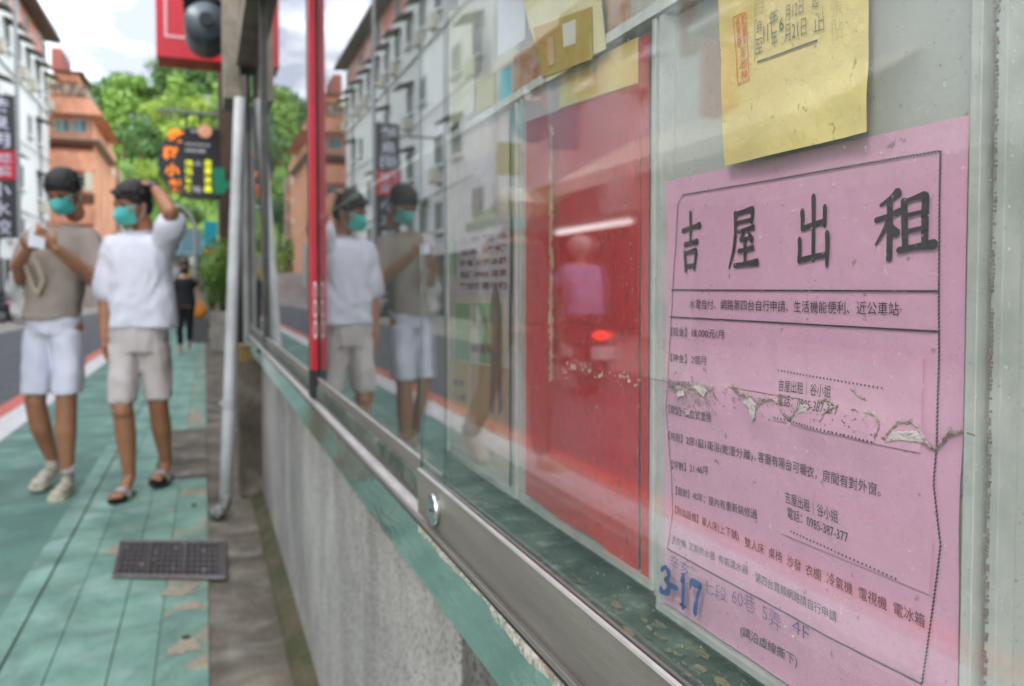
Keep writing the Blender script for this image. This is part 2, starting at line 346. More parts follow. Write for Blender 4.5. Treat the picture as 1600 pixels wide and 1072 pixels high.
part('foot', MB().box((.194, 3.336, .875), (.2035, 3.374, .8925)), M_black, sp_)

# ---- pier at the far end
pr = empty('brick_pier', (.2, 4.7, 0), 'brown stained pier with stone-clad top at the far end of the cabinet', 'pier')
part('base_block', MB().box((.165, 4.56, 0), (.36, 4.82, .74)), M_conc, pr, bevel=.006)
part('timber_block', MB().box((.172, 4.565, .741), (.30, 4.80, .822)), mat('ochre_timber', (.30, .19, .06), .7, col2=(.14, .08, .03), vscale=20), pr)
part('end_post', MB().box((.196, 4.575, .823), (.222, 4.62, 2.12)), M_pipe, pr)
part('clad_top', MB().box((.105, 4.45, 2.125), (.190, 4.80, 3.6)), M_stone, pr, bevel=.005)
pp = empty('drainpipe', (.09, 4.3, 0), 'grey leaning drainpipe running down in front of the brown pier', 'pipe')
p0 = Vector((.085, 4.2, .07)); p1 = Vector((.185, 4.42, 2.12))
part('pipe', MB().tube([p0 + (p1 - p0) * (i / 6) for i in range(7)], .031, 16), mat('pale_grey_pipe', (.56, .57, .57), .45, col2=(.42, .42, .41), vscale=7), pp, smooth=True)
part('collar', MB().tube([p0 + (p1 - p0) * .22, p0 + (p1 - p0) * .245], .032, 16), M_pipe, pp)
part('outlet', MB().tube([p0 + Vector((.002, 0, .04)), p0, p0 + Vector((-.02, -.03, -.03)), p0 + Vector((-.06, -.06, -.045))], [.029, .031, .032, .032], 16), mat('stained_outlet', (.3, .3, .29), .6, col2=(.05, .04, .03), vscale=30), pp, smooth=True)

# ------------------------------------------------------------------ sheets on the board
def sheet(tl, tr, br, bl, nx, ny, fn=None):
    mb = MB(); vs = []
    for j in range(ny + 1):
        for i in range(nx + 1):
            u, v = i / nx, j / ny
            p = tl.lerp(tr, u).lerp(bl.lerp(br, u), v); vs.append(fn(p) if fn else p)
    mb.add(vs, [(j * (nx + 1) + i, (j + 1) * (nx + 1) + i, (j + 1) * (nx + 1) + i + 1, j * (nx + 1) + i + 1) for j in range(ny) for i in range(nx)])
    return mb
def with_x(p, x): return Vector((x, p.y, p.z))
def sleeve(y0, y1, z0, z1, label, xf=.2555, side=.0045):
    t = empty('acrylic_sleeve', (.27, (y0 + y1) / 2, z0), label, 'document holder', 'clear acrylic sleeves in the lower row of the board')
    part('front_sheet', MB().box((xf, y0, z0), (xf + .0018, y1, z1)), M_acryl, t)
    part('back_sheet', MB().box((.2665, y0, z0), (.2685, y1, z1)), M_acryl_edge if False else M_panel, t)
    for a in (y0, y1 - side): part('side_strip', MB().box((xf + .0019, a, z0 + .004), (.2664, a + side, z1)), M_acryl_edge, t, bevel=.0004)
    part('bottom_strip', MB().box((xf + .0019, y0, z0), (.2664, y1, z0 + .0038)), M_acryl_edge, t)
    part('stand_off', MB().box((.2686, (y0 + y1) / 2 - .02, z0 + .1), (.2899, (y0 + y1) / 2 + .02, z0 + .14)), M_acryl_edge, t)
    return t
ys = lambda px, x=.2555: on_x(px, 500, x).y
sleeve(ys(1520), ys(1023), .9335, 1.294, 'acrylic sleeve holding the pink rental notice, third from the left')
sleeve(ys(1017), ys(809), .9425, 1.2945, 'acrylic sleeve over the red sheet, middle of the three', side=.004)
sleeve(ys(803), ys(700), .9425, 1.2945, 'acrylic sleeve over the collage poster, left of the red one', side=.004)
yq = ys(1541); sleeve(yq - .222, yq, .9345, 1.294, 'empty acrylic sleeve at the right edge of the photo')
yq -= .23; sleeve(yq - .222, yq, .9345, 1.294, 'acrylic sleeve beyond the right edge of the picture')
# brown glue line along the right sleeve
gl_ = MB(); gx = .2550
for i in range(230):
    zz = 1.29 - i * .00155; yy = ys(1551, gx) + rnd.uniform(-.0004, .0004)
    if rnd.random() < .8: gl_.box((gx - rnd.uniform(.0002, .0006), yy, zz), (gx + .0006, yy + rnd.uniform(.0004, .0011), zz + rnd.uniform(.0006, .0014)))
single('glue_line', gl_, mat('dried_glue', (.30, .25, .22), .7, col2=(.16, .12, .1), vscale=90), 'dotted brown line of dried glue at the right end of the board', 'glue')

# ---- the pink notice
def tear_z(y):
    y0 = on_x(1050, 600, XP); y1 = on_x(1515, 700, XP); u = (y - y0.y) / (y1.y - y0.y); return y0.z + (y1.z - y0.z) * u
def pink_fn(p, lift=0.0):
    t = tear_z(p.y); d = p.z - t
    a = .0011 * noise.noise(Vector((p.y * 14, p.z * 10, 2))) + .00035 * noise.noise(Vector((p.y * 60, p.z * 40, 5)))
    a += .0024 * math.exp(-((d + .006) / .010) ** 2) * (.5 + noise.noise(Vector((p.y * 45, p.z * 20, 0)))) + .0008 * math.exp(-((d + .03) / .02) ** 2) * (1 + noise.noise(Vector((p.y * 30, 7, 0))))
    return Vector((XP - .001 - max(-.003, min(.0036, a)) - lift, p.y, p.z))
PINK = mat('pink_paper', (.84, .465, .645), .7, col2=(.77, .40, .595), vscale=9, bump=.15, bscale=120, speck=(.42, .26, .34), speckscale=170, speckpos=(.69, .76))
PINK2 = mat('pink_slip_paper', (.85, .47, .65), .7, col2=(.79, .42, .60), vscale=12, bump=.15, bscale=120)
INK = mat('black_ink', (.014, .010, .018), .6, col2=(.030, .018, .030), vscale=50)
tl = on_x(1040, 285, XP); tr = on_x(1518, 180, XP); bl = on_x(1024, 900, XP); bl.z = .9385; br = on_x(1500, 1000, XP); br.z = .9385
pn = empty('rental_notice', (XP, (tl.y + tr.y) / 2, .9385), 'pink rental notice 吉屋出租 in an acrylic sleeve, torn across the middle', 'notice')
part('sheet', sheet(tl, tr, br, bl, 90, 110, pink_fn), PINK, pn, smooth=True)
def P(px, py, lift=.0007): return with_x(on_x(px, py, XP), XP - lift)
def ribbon(pts, wd, fn=pink_fn, lift=.0007, seg=.003, dash=None, jag=0.0, rope=False):
    mb = MB(); pts = [on_x(*p, XP) if len(p) == 2 else Vector(p) for p in pts]
    run = 0
    for a, b in zip(pts, pts[1:]):
        ln = (b - a).length; n = max(1, int(ln / seg)); d = (b - a) / n; t = (b - a).normalized(); nn = Vector((0, -t.z, t.y))
        for i in range(n):
            run += 1
            if dash and run % 2: continue
            w1 = wd * (1 + jag * rnd.uniform(-1, 1)); k = rnd.uniform(-1, 1) * wd * jag
            q0 = a + d * i + nn * k; q1 = a + d * (i + (1 if not dash else .75)) + nn * k
            if rope: q0 = a + d * i - nn * wd * .3; q1 = a + d * (i + .9) + nn * wd * .3
            mb.add([fn(q0 - nn * w1 / 2, lift), fn(q1 - nn * w1 / 2, lift), fn(q1 + nn * w1 / 2, lift), fn(q0 + nn * w1 / 2, lift)], [(0, 1, 2, 3)])
    return mb
bord = MB()
for r_ in (ribbon([(1070, 305), (1475, 236), (1472, 560), (1467, 760), (1478, 850), (1445, 1068)], .0008, seg=.0016, rope=True),
           ribbon([(1445, 1068), (1300, 996), (1046, 857)], .0008, seg=.0013, rope=True), ribbon([(1046, 857), (1055, 800), (1053, 735), (1046, 640), (1050, 560), (1053, 495), (1062, 320), (1070, 305)], .00055),
           ribbon([(1053, 453), (1472, 455)], .0008), ribbon([(1051, 495), (1472, 518)], .0008)):
    bord.add(r_.v, r_.f)
part('printed_border', bord, INK, pn)
# the four large characters, brush strokes as tapering strips
KAI = {
 '吉': [[(.10, .70, .07), (.35, .725, .06), (.70, .76, .065), (.90, .775, .10)], [(.50, 1.0, .09), (.505, .8, .085), (.50, .46, .08)], [(.22, .455, .07), (.5, .475, .06), (.80, .50, .085)],
        [(.24, .33, .09), (.27, .18, .085), (.31, .0, .09)], [(.26, .30, .05), (.55, .335, .06), (.76, .345, .09), (.73, .2, .085), (.68, .02, .07)], [(.31, .07, .06), (.68, .095, .06)]],
 '屋': [[(.24, .90, .07), (.5, .93, .06), (.82, .96, .08), (.80, .85, .08), (.77, .74, .07)], [(.26, .755, .05), (.76, .785, .055)], [(.24, .93, .08), (.24, .6, .08), (.18, .3, .07), (.02, .0, .035)],
        [(.34, .61, .05), (.6, .635, .05), (.86, .66, .075)], [(.56, .62, .06), (.40, .46, .06), (.58, .475, .05), (.76, .50, .05)], [(.68, .58, .05), (.80, .45, .10)],
        [(.36, .28, .06), (.6, .30, .05), (.84, .33, .08)], [(.58, .44, .08), (.585, .25, .075), (.58, .07, .07)], [(.22, .04, .06), (.55, .06, .06), (.98, .09, .095)]],
 '出': [[(.50, 1.0, .11), (.515, .7, .095), (.50, .4, .09), (.49, .10, .085)], [(.14, .80, .11), (.15, .68, .09), (.13, .55, .08)], [(.13, .555, .06), (.5, .60, .06), (.88, .64, .07)], [(.88, .84, .10), (.875, .7, .09), (.87, .58, .08)],
        [(.05, .40, .10), (.06, .25, .09), (.02, .09, .09)], [(.03, .10, .07), (.5, .135, .06), (.93, .165, .07)], [(.96, .46, .11), (.955, .25, .10), (.93, .0, .07)]],
 '租': [[(.42, 1.0, .12), (.30, .92, .08), (.10, .84, .035)], [(.02, .62, .07), (.25, .66, .06), (.46, .71, .09)], [(.27, .9, .08), (.275, .5, .08), (.265, .0, .085)], [(.27, .62, .075), (.17, .44, .06), (.02, .24, .025)], [(.29, .52, .05), (.40, .38, .11)],
        [(.53, .86, .09), (.535, .5, .085), (.545, .14, .08)], [(.54, .84, .05), (.70, .88, .055), (.88, .91, .095), (.87, .6, .09), (.86, .17, .08)], [(.55, .63, .05), (.86, .66, .05)], [(.55, .39, .05), (.86, .42, .05)], [(.44, .12, .08), (.7, .145, .065), (1.02, .155, .12)]]}
def brush(mb, strokes, c00, c10, c01, c11, fn):
    def at(u, v): return c00.lerp(c10, u).lerp(c01.lerp(c11, u), v)
    for st in strokes:
        pts = []
        for k in range(len(st) - 1):
            a = st[k]; b = st[k + 1]
            for i in range(6):
                t = i / 6; pts.append([a[j] + (b[j] - a[j]) * t for j in range(3)])
        pts.append(list(st[-1]))
        sm = [pts[0]] + [[(pts[i - 1][j] + 2 * pts[i][j] + pts[i + 1][j]) / 4 for j in range(3)] for i in range(1, len(pts) - 1)] + [pts[-1]]
        vs = []; m = len(sm)
        t0 = (sm[1][0] - sm[0][0], sm[1][1] - sm[0][1]); l0 = math.hypot(*t0); t1 = (sm[-1][0] - sm[-2][0], sm[-1][1] - sm[-2][1]); l1 = math.hypot(*t1)
        sm = [[sm[0][0] - t0[0] / l0 * sm[0][2] * .45, sm[0][1] - t0[1] / l0 * sm[0][2] * .45, sm[0][2] * .45]] + sm + [[sm[-1][0] + t1[0] / l1 * sm[-1][2] * .4, sm[-1][1] + t1[1] / l1 * sm[-1][2] * .4, sm[-1][2] * .5]]
        for i, s in enumerate(sm):
            a = sm[max(0, i - 1)]; b = sm[min(len(sm) - 1, i + 1)]; dx, dy = b[0] - a[0], b[1] - a[1]; l = math.hypot(dx, dy) or 1
            nx, ny = -dy / l, dx / l; h = s[2] * .66
            vs += [fn(at(s[0] + nx * h, s[1] + ny * h)), fn(at(s[0] - nx * h, s[1] - ny * h))]
        mb.add(vs, [(2 * i, 2 * i + 1, 2 * i + 3, 2 * i + 2) for i in range(len(sm) - 1)])
lay = [0]
for ch, (xa, xb, ya0, ya1, yb0, yb1) in {'吉': (1066, 1101, 335, 423, 331, 423), '屋': (1141, 1188, 328, 419, 321, 418), '出': (1251, 1301, 310, 418, 306, 415), '租': (1373, 1466, 306, 408, 293, 398)}.items():
    mb = MB()
    for k_, st_ in enumerate(KAI[ch]):
        brush(mb, [st_], on_x(xa, ya1, XP), on_x(xb, yb1, XP), on_x(xa, ya0, XP), on_x(xb, yb0, XP), lambda p, k_=k_: pink_fn(p, .0007 + .00006 * k_))
    part('large_character', mb, INK, pn)
def line_on(mb, s, a, b, em, X=XP, fn=lambda p: pink_fn(p, .0007), offset=0.0, adv=None):
    p0 = on_x(*a, X); p1 = on_x(*b, X); ax = p1 - p0
    v, f = text_geo(s, 1.0, offset); x1 = max(p.x for p in v); x0 = min(p.x for p in v)
    sx = ax.length / (x1 - x0); ax.normalize(); up = Vector((0, 0, 1))
    mb.add([fn(p0 + ax * ((p.x - x0) * sx) + up * (p.y * em)) for p in v], f)
rows = [('·水電自付、網路第四台自行申請、生活機能便利、近公車站·', (1080, 481), (1415, 491.5), .0059, .0),
        ('【租金】18,000元/月', (1053, 523), (1134, 528), .0054, 0), ('【押金】2個月', (1053, 564), (1108, 569), .0054, 0), ('【管理費】無', (1050, 605), (1099, 610), .0052, 0),
        ('【類型】獨立式套房', (1050, 644), (1120, 659), .0054, 0), ('【格局】2房1廳1衛浴(乾溼分離)，', (1050, 685), (1187, 719), .0054, 0), ('客廳有陽台可曬衣，房間有對外窗。', (1190, 719.5), (1383, 774), .0057, 0),
        ('【坪數】21.46坪', (1054, 731), (1113, 741), .0054, 0), ('【屋齡】40年；屋內有重新裝修過', (1060, 771), (1187, 810), .0054, 0),
        ('【附加設備】單人床(上下舖)', (1059, 801), (1158, 843.5), .0054, 0), ('雙人床  桌椅  沙發  衣櫥  冷氣機  電視機  電冰箱', (1167, 852), (1450, 979), .0058, 0),
        ('洗衣機  瓦斯熱水器  有裝濾水器', (1053, 846), (1172, 897), .005, 0), ('第四台寬頻網路請自行申請', (1183, 907), (1311, 971), .0054, 0), ('(請沿虛線撕下)', (1159, 990), (1248, 1041), .0058, 0)]
for s, a, b, em, of in rows: lb = MB(); line_on(lb, s, a, b, em * 1.02); part('text_row', lb, INK, pn)
# the two tear-off contact slips
def slip(c4, txt, name='contact_slip', lift=.0009):
    m = sheet(*[on_x(*c, XP) for c in c4], 14, 10, lambda p: pink_fn(p, lift)); s = part(name, m, PINK2, pn)
    mb = MB()
    for s_, a, b, em in txt: line_on(mb, s_, a, b, em, fn=lambda p: pink_fn(p, lift + .0004), offset=0)
    return s, mb
s1, m1 = slip([(1217, 531), (1449, 556), (1445, 707), (1216, 655)], [('吉屋出租│谷小姐', (1221, 609), (1305, 620), .0062), ('電話：0985-387-377', (1221, 631), (1318, 648), .0062)])
for seg in (((1218, 578), (1391, 607)), ((1216, 651), (1381, 691))):
    r_ = ribbon(list(seg), .0009, lift=.0014, seg=.0011, dash=True); m1.add(r_.v, r_.f)
part('printed_text', m1, INK, s1)
s2, m2 = slip([(1222, 757), (1467, 836), (1459, 928), (1224, 832)], [('吉屋出租│谷小姐', (1234, 783), (1319, 815), .0062), ('電話：0985-387-377', (1237, 807), (1333, 847), .0062)])
r_ = ribbon([(1239, 828), (1409, 904)], .0009, lift=.0014, seg=.0011, dash=True); m2.add(r_.v, r_.f)
part('printed_text', m2, INK, s2)
# handwriting in violet pencil
hw = MB()
for s_, a, b, em in [('辛亥路', (1050, 884), (1098, 914), .0095), ('七段', (1102, 922), (1138, 940), .0088), ('60巷', (1146, 941), (1182, 958), .0105), ('5弄', (1193, 965), (1222, 988), .0100), ('4F', (1240, 985), (1268, 1003), .0095)]:
    line_on(hw, s_, a, b, em, offset=-.012)
part('handwriting', hw, mat('violet_pencil', (.13, .06, .27), .7, col2=(.34, .18, .42), vscale=300, c2pos=(.40, .6)), pn)
bt = MB()
def serif_num(mb, quad, strokes):
    brush(mb, strokes, *[on_x(*q, .2549) for q in quad], lambda p: Vector((.2549, p.y, p.z)))
serif_num(bt, [(1031, 924), (1047, 931), (1032, 882), (1049, 890)], [[(.10, .82, .16), (.45, 1.0, .12), (.85, .80, .26), (.75, .62, .2), (.4, .52, .10)], [(.4, .53, .10), (.85, .42, .26), (.85, .15, .3), (.4, .0, .12), (.05, .08, .24)]])
serif_num(bt, [(1049, 919), (1057, 923), (1049, 911), (1057, 915)], [[(.0, .5, .9), (1, .5, .9)]])
serif_num(bt, [(1061, 943), (1073, 950), (1062, 899), (1074, 905)], [[(.15, .85, .12), (.5, .98, .35), (.5, .5, .36), (.5, .0, .36)], [(.05, .0, .07), (.95, .0, .07)]])
serif_num(bt, [(1077, 951), (1094, 961), (1079, 905), (1096, 913)], [[(.0, .70, .1), (.03, .93, .2), (.5, .93, .20), (.98, .93, .18)], [(.95, .93, .12), (.65, .5, .2), (.52, .0, .30)]])
single('sleeve_number', bt, mat('blue_print', (.015, .07, .30), .4), 'blue number 3-17 at the lower left corner of the pink notice', 'number')

# ---- damage across the sleeve and paper: ragged dried glue, lifted paper
DMG = mat('dried_adhesive', (.58, .47, .44), .35, col2=(.26, .17, .14), vscale=160, bump=.9, bscale=420, c2pos=(.42, .56))
DMG2 = mat('bare_torn_paper', (.74, .70, .65), .8, col2=(.70, .56, .58), vscale=60, bump=.6, bscale=200)
def blob_poly(pts, lift, jag=.0004):
    ps = []
    for i in range(len(pts)):
        a = on_x(*pts[i], XP); b = on_x(*pts[(i + 1) % len(pts)], XP); n = max(2, int((b - a).length / .0008))
        for k in range(n): q = a.lerp(b, k / n); q.y += rnd.uniform(-jag, jag); q.z += rnd.uniform(-jag, jag); ps.append(q)
    c = sum(ps, Vector()) / len(ps); vs = [pink_fn(p, lift) for p in ps]; ins = [pink_fn(c.lerp(p, .72), lift + .0006 * rnd.random() + .0003) for p in ps]; n = len(ps)
    mb = MB().add(vs + ins + [pink_fn(c, lift + .0003)], [(i, (i + 1) % n, n + (i + 1) % n, n + i) for i in range(n)] + [(n + i, n + (i + 1) % n, 2 * n) for i in range(n)])
    return mb
def curl(pts, w, lift, hh):           # a lifted ragged lip
    P_ = [on_x(*p, XP) for p in pts]; q = []
    for a, b in zip(P_, P_[1:]):
        n = max(2, int((b - a).length / .0009))
        for k in range(n): q.append(a.lerp(b, k / n))
    q.append(P_[-1]); vs = []
    for i, p in enumerate(q):
        p = p + Vector((0, rnd.uniform(-1, 1) * .0003, rnd.uniform(-1, 1) * .0004)); ww = w * rnd.uniform(.45, 1.3); h = hh * rnd.uniform(.5, 1.2)
        vs += [pink_fn(p, lift), pink_fn(p + Vector((0, 0, ww * .6)), lift + h), pink_fn(p + Vector((0, 0, ww)), lift + .0002)]
    return MB().add(vs, [(3 * i + k, 3 * i + 3 + k, 3 * i + 4 + k, 3 * i + 1 + k) for i in range(len(q) - 1) for k in range(2)])
dm = MB()
for pts, w_, h_ in [([(1187, 640), (1200, 628), (1214, 624), (1222, 634), (1232, 652), (1241, 659), (1250, 646), (1257, 636)], .0030, .0012), ([(1150, 609), (1163, 618), (1180, 624)], .0035, .001),
                    ([(1392, 689), (1404, 670), (1414, 662), (1438, 664), (1447, 684), (1456, 697), (1468, 706), (1482, 692), (1490, 682), (1512, 676)], .0030, .0016), ([(1336, 612), (1345, 619), (1360, 627)], .0032, .001),
                    ([(1285, 630), (1300, 629), (1318, 637), (1300, 645), (1294, 660)], .003, .001), ([(1360, 645), (1378, 655), (1384, 668), (1379, 690)], .0028, .001), ([(1052, 606), (1075, 613), (1098, 605), (1120, 612), (1128, 626)], .0040, .0008),
                    ([(1337, 641), (1350, 645)], .0014, .0006), ([(1104, 576), (1110, 582)], .0022, .0006), ([(1325, 658), (1330, 662)], .0018, .0006)]:
    c_ = curl(pts, w_ * .72, .0009, h_ * .9); dm.add(c_.v, c_.f)
for k in range(330):
    px = rnd.gauss(1088, 19); py = rnd.gauss(612, 13) + (px - 1085) * .25
    if k > 240: px = rnd.uniform(1150, 1400); py = 622 + (px - 1150) * .22 + rnd.gauss(0, 10)
    c = on_x(px, py, XP); s_ = rnd.uniform(.0003, .0011); dm.add([pink_fn(c + Vector((0, s_ * math.cos(t) * rnd.uniform(.5, 1.4), s_ * math.sin(t) * .7)), .0010 if i_ else .0010) for i_, t in enumerate((0, 1.3, 2.5, 3.8, 5.1))], [(0, 1, 2, 3, 4)])
for pts in ([(1394, 690), (1406, 674), (1440, 672), (1452, 692), (1432, 690), (1415, 687)], [(1168, 626), (1180, 620), (1190, 632), (1189, 652), (1184, 658), (1178, 638)], [(1252, 637), (1262, 630), (1272, 633), (1268, 644), (1256, 646)],
            [(1090, 604), (1100, 600), (1112, 610), (1108, 620)], [(1068, 612), (1078, 610), (1080, 618), (1070, 620)], [(1078, 640), (1088, 640), (1086, 648), (1080, 648)]):
    part('torn_patch', blob_poly(pts, .0011), DMG2, pn)
part('glue_scar', dm, DMG, pn, kind='stuff')
M_crk = mat('crack_line', (.12, .12, .08), .5)
ck = empty('sleeve_crack', on_x(1040, 596, .2548), 'thin dark crack in the acrylic running left from the torn pink notice', 'crack')
for pts in ([(1003, 590), (1040, 596), (1052, 606)], [(1136, 605), (1165, 610), (1200, 616), (1255, 625)], [(1510, 676), (1524, 681)]):
    r_ = ribbon(pts, .0005, fn=lambda p, l=0: Vector((.2548, p.y * .9725, 1.13 + (p.z - 1.13) * .9725)), jag=.3, seg=.002); part('crack_line', r_, M_crk, ck)

# ---- yellow notice
def yel_fn(p, lift=0.0):
    tr_ = max(0, (on_x(1300, 100, XP).y - p.y)) ; low = max(0, 1.225 - p.z)
    k_ = .2542 / XP; qy, qz = p.y, p.z
    p = Vector((p.x, p.y * k_, 1.13 + (p.z - 1.13) * k_))
    return Vector((.2542 - .0014 * noise.noise(Vector((p.y * 22, p.z * 16, 3))) - .0012 * noise.noise(Vector((p.y * 8, p.z * 50, 9))) - min(.005, 6 * tr_ * tr_ * low * 10) - lift, p.y, p.z))
yl = empty('yellow_notice', (.252, on_x(1240, 100, XP).y, 1.21), 'crumpled yellow notice with handwritten dates and a red stamp above the pink one', 'notice')
A_, B_ = on_x(1120, -60, XP), on_x(1356, -120, XP); C_, D_ = on_x(1357, 206, XP), on_x(1131, 259, XP)
part('sheet', sheet(A_, B_, C_, D_, 60, 80, yel_fn), mat('yellow_paper', (.76, .63, .25), .7, col2=(.62, .49, .19), vscale=7, bump=.14, bscale=45, speck=(.38, .34, .12), speckscale=210, speckpos=(.67, .74)), yl, smooth=True)
yi = MB(); yf = lambda p: yel_fn(p, .0006)
for s_, a, b, em in [('自', (1184, 50), (1191, 47), .0065), ('年', (1203, 42), (1217, 35), .0085), ('月12日', (1229, 32), (1258, 19), .0085), ('起', (1272, 12), (1282, 9), .0085), ('至', (1181, 84), (1193, 80), .0090), ('111', (1194, 68), (1207, 60), .0125), ('年', (1206, 74), (1215, 70), .0095), ('6', (1219, 48), (1226, 46), .0085),
                     ('月21日', (1227, 64), (1262, 52), .0095), ('止', (1273, 50), (1289, 46), .0090)]:
    line_on(yi, s_, a, b, em, fn=yf, offset=-.01)
for pts in ([(1184, 97), (1279, 63)], ):
    r_ = ribbon(pts, .0009, fn=lambda p, l=0: yel_fn(p, .0006)); yi.add(r_.v, r_.f)
for pts in ([(1181, 30), (1180, 95)], [(1288, 10), (1289, 50)]):
    r_ = ribbon(pts, .0003, fn=lambda p, l=0: yel_fn(p, .0006)); yi.add(r_.v, r_.f)
part('handwriting', yi, mat('green_black_pen', (.05, .075, .05), .6, col2=(.16, .17, .09), vscale=200), yl)
M_fp = mat('faded_pen', (.45, .42, .18), .7)
for s_, a, b in (('張', (1300, 25), (1318, 20)), ('貼', (1300, 60), (1318, 56)), ('自', (1180, 22), (1194, 18))):
    faint = MB(); line_on(faint, s_, a, b, .010, fn=yf, offset=-.02); part('faint_character', faint, M_fp, yl)
st = MB()
for pts in ([(1146, 27), (1166, 19), (1171, 124), (1154, 132), (1146, 27)],):
    r_ = ribbon(pts, .0006, fn=lambda p, l=0: yel_fn(p, .0006)); st.add(r_.v, r_.f)
for s_, px, py, wd_ in [('長', 1150, 42, 7), ('里', 1151, 57, 7), ('辦', 1152, 72, 7), ('萬', 1158.5, 39, 6), ('和', 1159.5, 53, 6), ('里', 1160.5, 67, 6), ('王', 1156, 88, 10), ('志', 1157, 106, 11), ('林', 1158, 124, 11)]:
    line_on(st, s_, (px, py), (px + wd_, py - wd_ * .35), .0052, fn=yf, offset=.01)
part('red_stamp', st, mat('red_stamp_ink', (.62, .13, .05), .6, col2=(.7, .3, .12), vscale=250), yl)

# ---- red sheet in the middle sleeve
def flat_fn(x, am=.0006, s=0): return lambda p: Vector((x - am * noise.noise(Vector((p.y * 20, p.z * 14, s))), p.y, p.z))
REDP = mat('stained_red_paper', (.66, .006, .014), .6, col2=(.50, .006, .014), vscale=5, stretch=(1, 1.5, .8), speck=(.30, .01, .015), speckscale=110, speckpos=(.60, .74), bump=.1, bscale=60)
rd = empty('red_sheet', (.26, .55, .945), 'red paper sheet with dark brushed marks and a yellow band across its top', 'notice')
z_ = lambda py, px: on_x(px, py, XP).z
ya, yb = on_x(812, 500, XP).y, on_x(1000, 500, XP).y
edge = []
for i in range(41):
    zz = .950 + (1.287 - .950) * i / 40; edge.append(Vector((XP, ya - .006 + .005 * noise.noise(Vector((zz * 26, 0, 4))), zz)))
mb = MB(); vs = []
for i, e in enumerate(edge):
    for k in range(13): q = e.lerp(Vector((XP, yb, e.z - (.004 if i == 0 else 0) + (.003 * math.sin(k) if i == 0 else 0))), k / 12); vs.append(flat_fn(.2615)(q))
mb.add(vs, [(i * 13 + k, i * 13 + k + 1, (i + 1) * 13 + k + 1, (i + 1) * 13 + k) for i in range(40) for k in range(12)])
part('sheet', mb, REDP, rd)
part('edge_strip', sheet(on_x(1003, 57, XP), on_x(1015, 53, XP), with_x(on_x(1015, 905, XP), XP), on_x(1003, 900, XP), 2, 10, flat_fn(.2612)), REDP, rd)
part('yellow_band', sheet(on_x(876, 118, XP), on_x(1000, 58, XP), on_x(1000, 130, XP), on_x(876, 170, XP), 10, 6, flat_fn(.2606)), mat('orange_yellow_print', (.82, .50, .10), .6, col2=(.85, .70, .25), vscale=16), rd)
part('pink_band', sheet(on_x(814, 150, XP), on_x(876, 119, XP), on_x(876, 172, XP), on_x(814, 195, XP), 6, 4, flat_fn(.2606)), mat('pale_pink_print', (.74, .48, .46), .6), rd)
bm = MB()
for k in range(90):
    px = rnd.choice([rnd.uniform(880, 1000), rnd.uniform(940, 1000), rnd.uniform(825, 870)]); py = rnd.choice([rnd.uniform(250, 470), rnd.uniform(470, 560), rnd.uniform(680, 860)])
    if px < 870 and py < 520: continue
    p = on_x(px, py, XP); l_ = rnd.uniform(.002, .007); w_ = rnd.uniform(.0002, .0006); s_ = rnd.uniform(-.0015, .0015)
    q = [p + Vector((0, w_, 0)), p + Vector((0, -w_, 0)), p + Vector((0, s_ - w_ * .3, -l_)), p + Vector((0, s_ + w_ * .3, -l_))]
    bm.add([flat_fn(.2608)(v) for v in q], [(0, 1, 2, 3)])
part('brush_marks', bm, mat('dark_brush_ink', (.14, .008, .012), .6), rd, kind='stuff')
vg = MB()
for i in range(110):
    py = 200 + i * 3.6; p = on_x(861 + rnd.gauss(0, 1.0), py, .2545); s_ = rnd.uniform(.0006, .0016) * (2.2 if rnd.random() < .12 else 1)
    vg.box((.2538, p.y - s_ / 2, p.z - .0022), (.2553, p.y + s_ / 2, p.z + .0014))
for k in range(60):
    px = rnd.uniform(880, 1003); py = 572 + (px - 880) * .18 + rnd.gauss(0, 5); p = on_x(px, py, .2545); s_ = rnd.uniform(.0005, .0019)
    vg.add([Vector((.2546 - rnd.uniform(0, .0012), p.y + s_ * math.cos(t), p.z + s_ * .8 * math.sin(t))) for t in (0, 1.2, 2.4, 3.9, 5)], [(0, 1, 2, 3, 4)])
single('glue_trace', vg, mat('pale_glue', (.52, .42, .30), .6, col2=(.36, .22, .15), vscale=120), 'beige trace of old glue running down and across the red sleeve', 'glue', kind='stuff')

# ---- collage poster in the left sleeve
cp = empty('collage_poster', (.262, .78, .95), 'pale collage poster with lines of text, green and yellow blocks in the left sleeve', 'poster')
def pq(name, c4, m, lift=0, par=cp, n=4): return part(name, sheet(*[on_x(*c, XP) for c in c4], n, n, flat_fn(.2615 - lift)), m, par)
mP = lambda n, c, c2=None, vs=14: mat(n, c, .6, col2=c2, vscale=vs, var=.18)
pq('sheet', [(700, 226), (796, 170), (796, 764), (700, 704)], mP('cream_print', (.68, .60, .52), (.60, .48, .42), 10))
pq('text_block', [(716, 356), (798, 332), (798, 462), (716, 462)], mP('lilac_print', (.62, .53, .60)), .0005)
pq('green_block', [(713, 474), (786, 474), (786, 572), (713, 560)], mP('green_print', (.16, .36, .12), (.25, .42, .2), 40), .0005)
pq('white_stripe', [(736, 476), (750, 476), (750, 566), (736, 564)], mP('pale_stripe', (.6, .58, .5)), .0008)
pq('yellow_block', [(701, 560), (734, 566), (734, 655), (701, 640)], mP('yellow_print', (.58, .48, .14)), .0005)
pq('brown_block', [(736, 568), (796, 576), (796, 690), (736, 660)], mP('brown_print', (.42, .22, .12), (.5, .34, .16), 20), .0005)
pq('green_label', [(702, 380), (714, 378), (714, 430), (702, 430)], mP('bright_green_print', (.16, .45, .16)), .0005)
pq('photo_band', [(716, 256), (780, 236), (780, 330), (716, 345)], mP('grey_photo', (.55, .46, .46), (.35, .3, .3), 50), .0005)
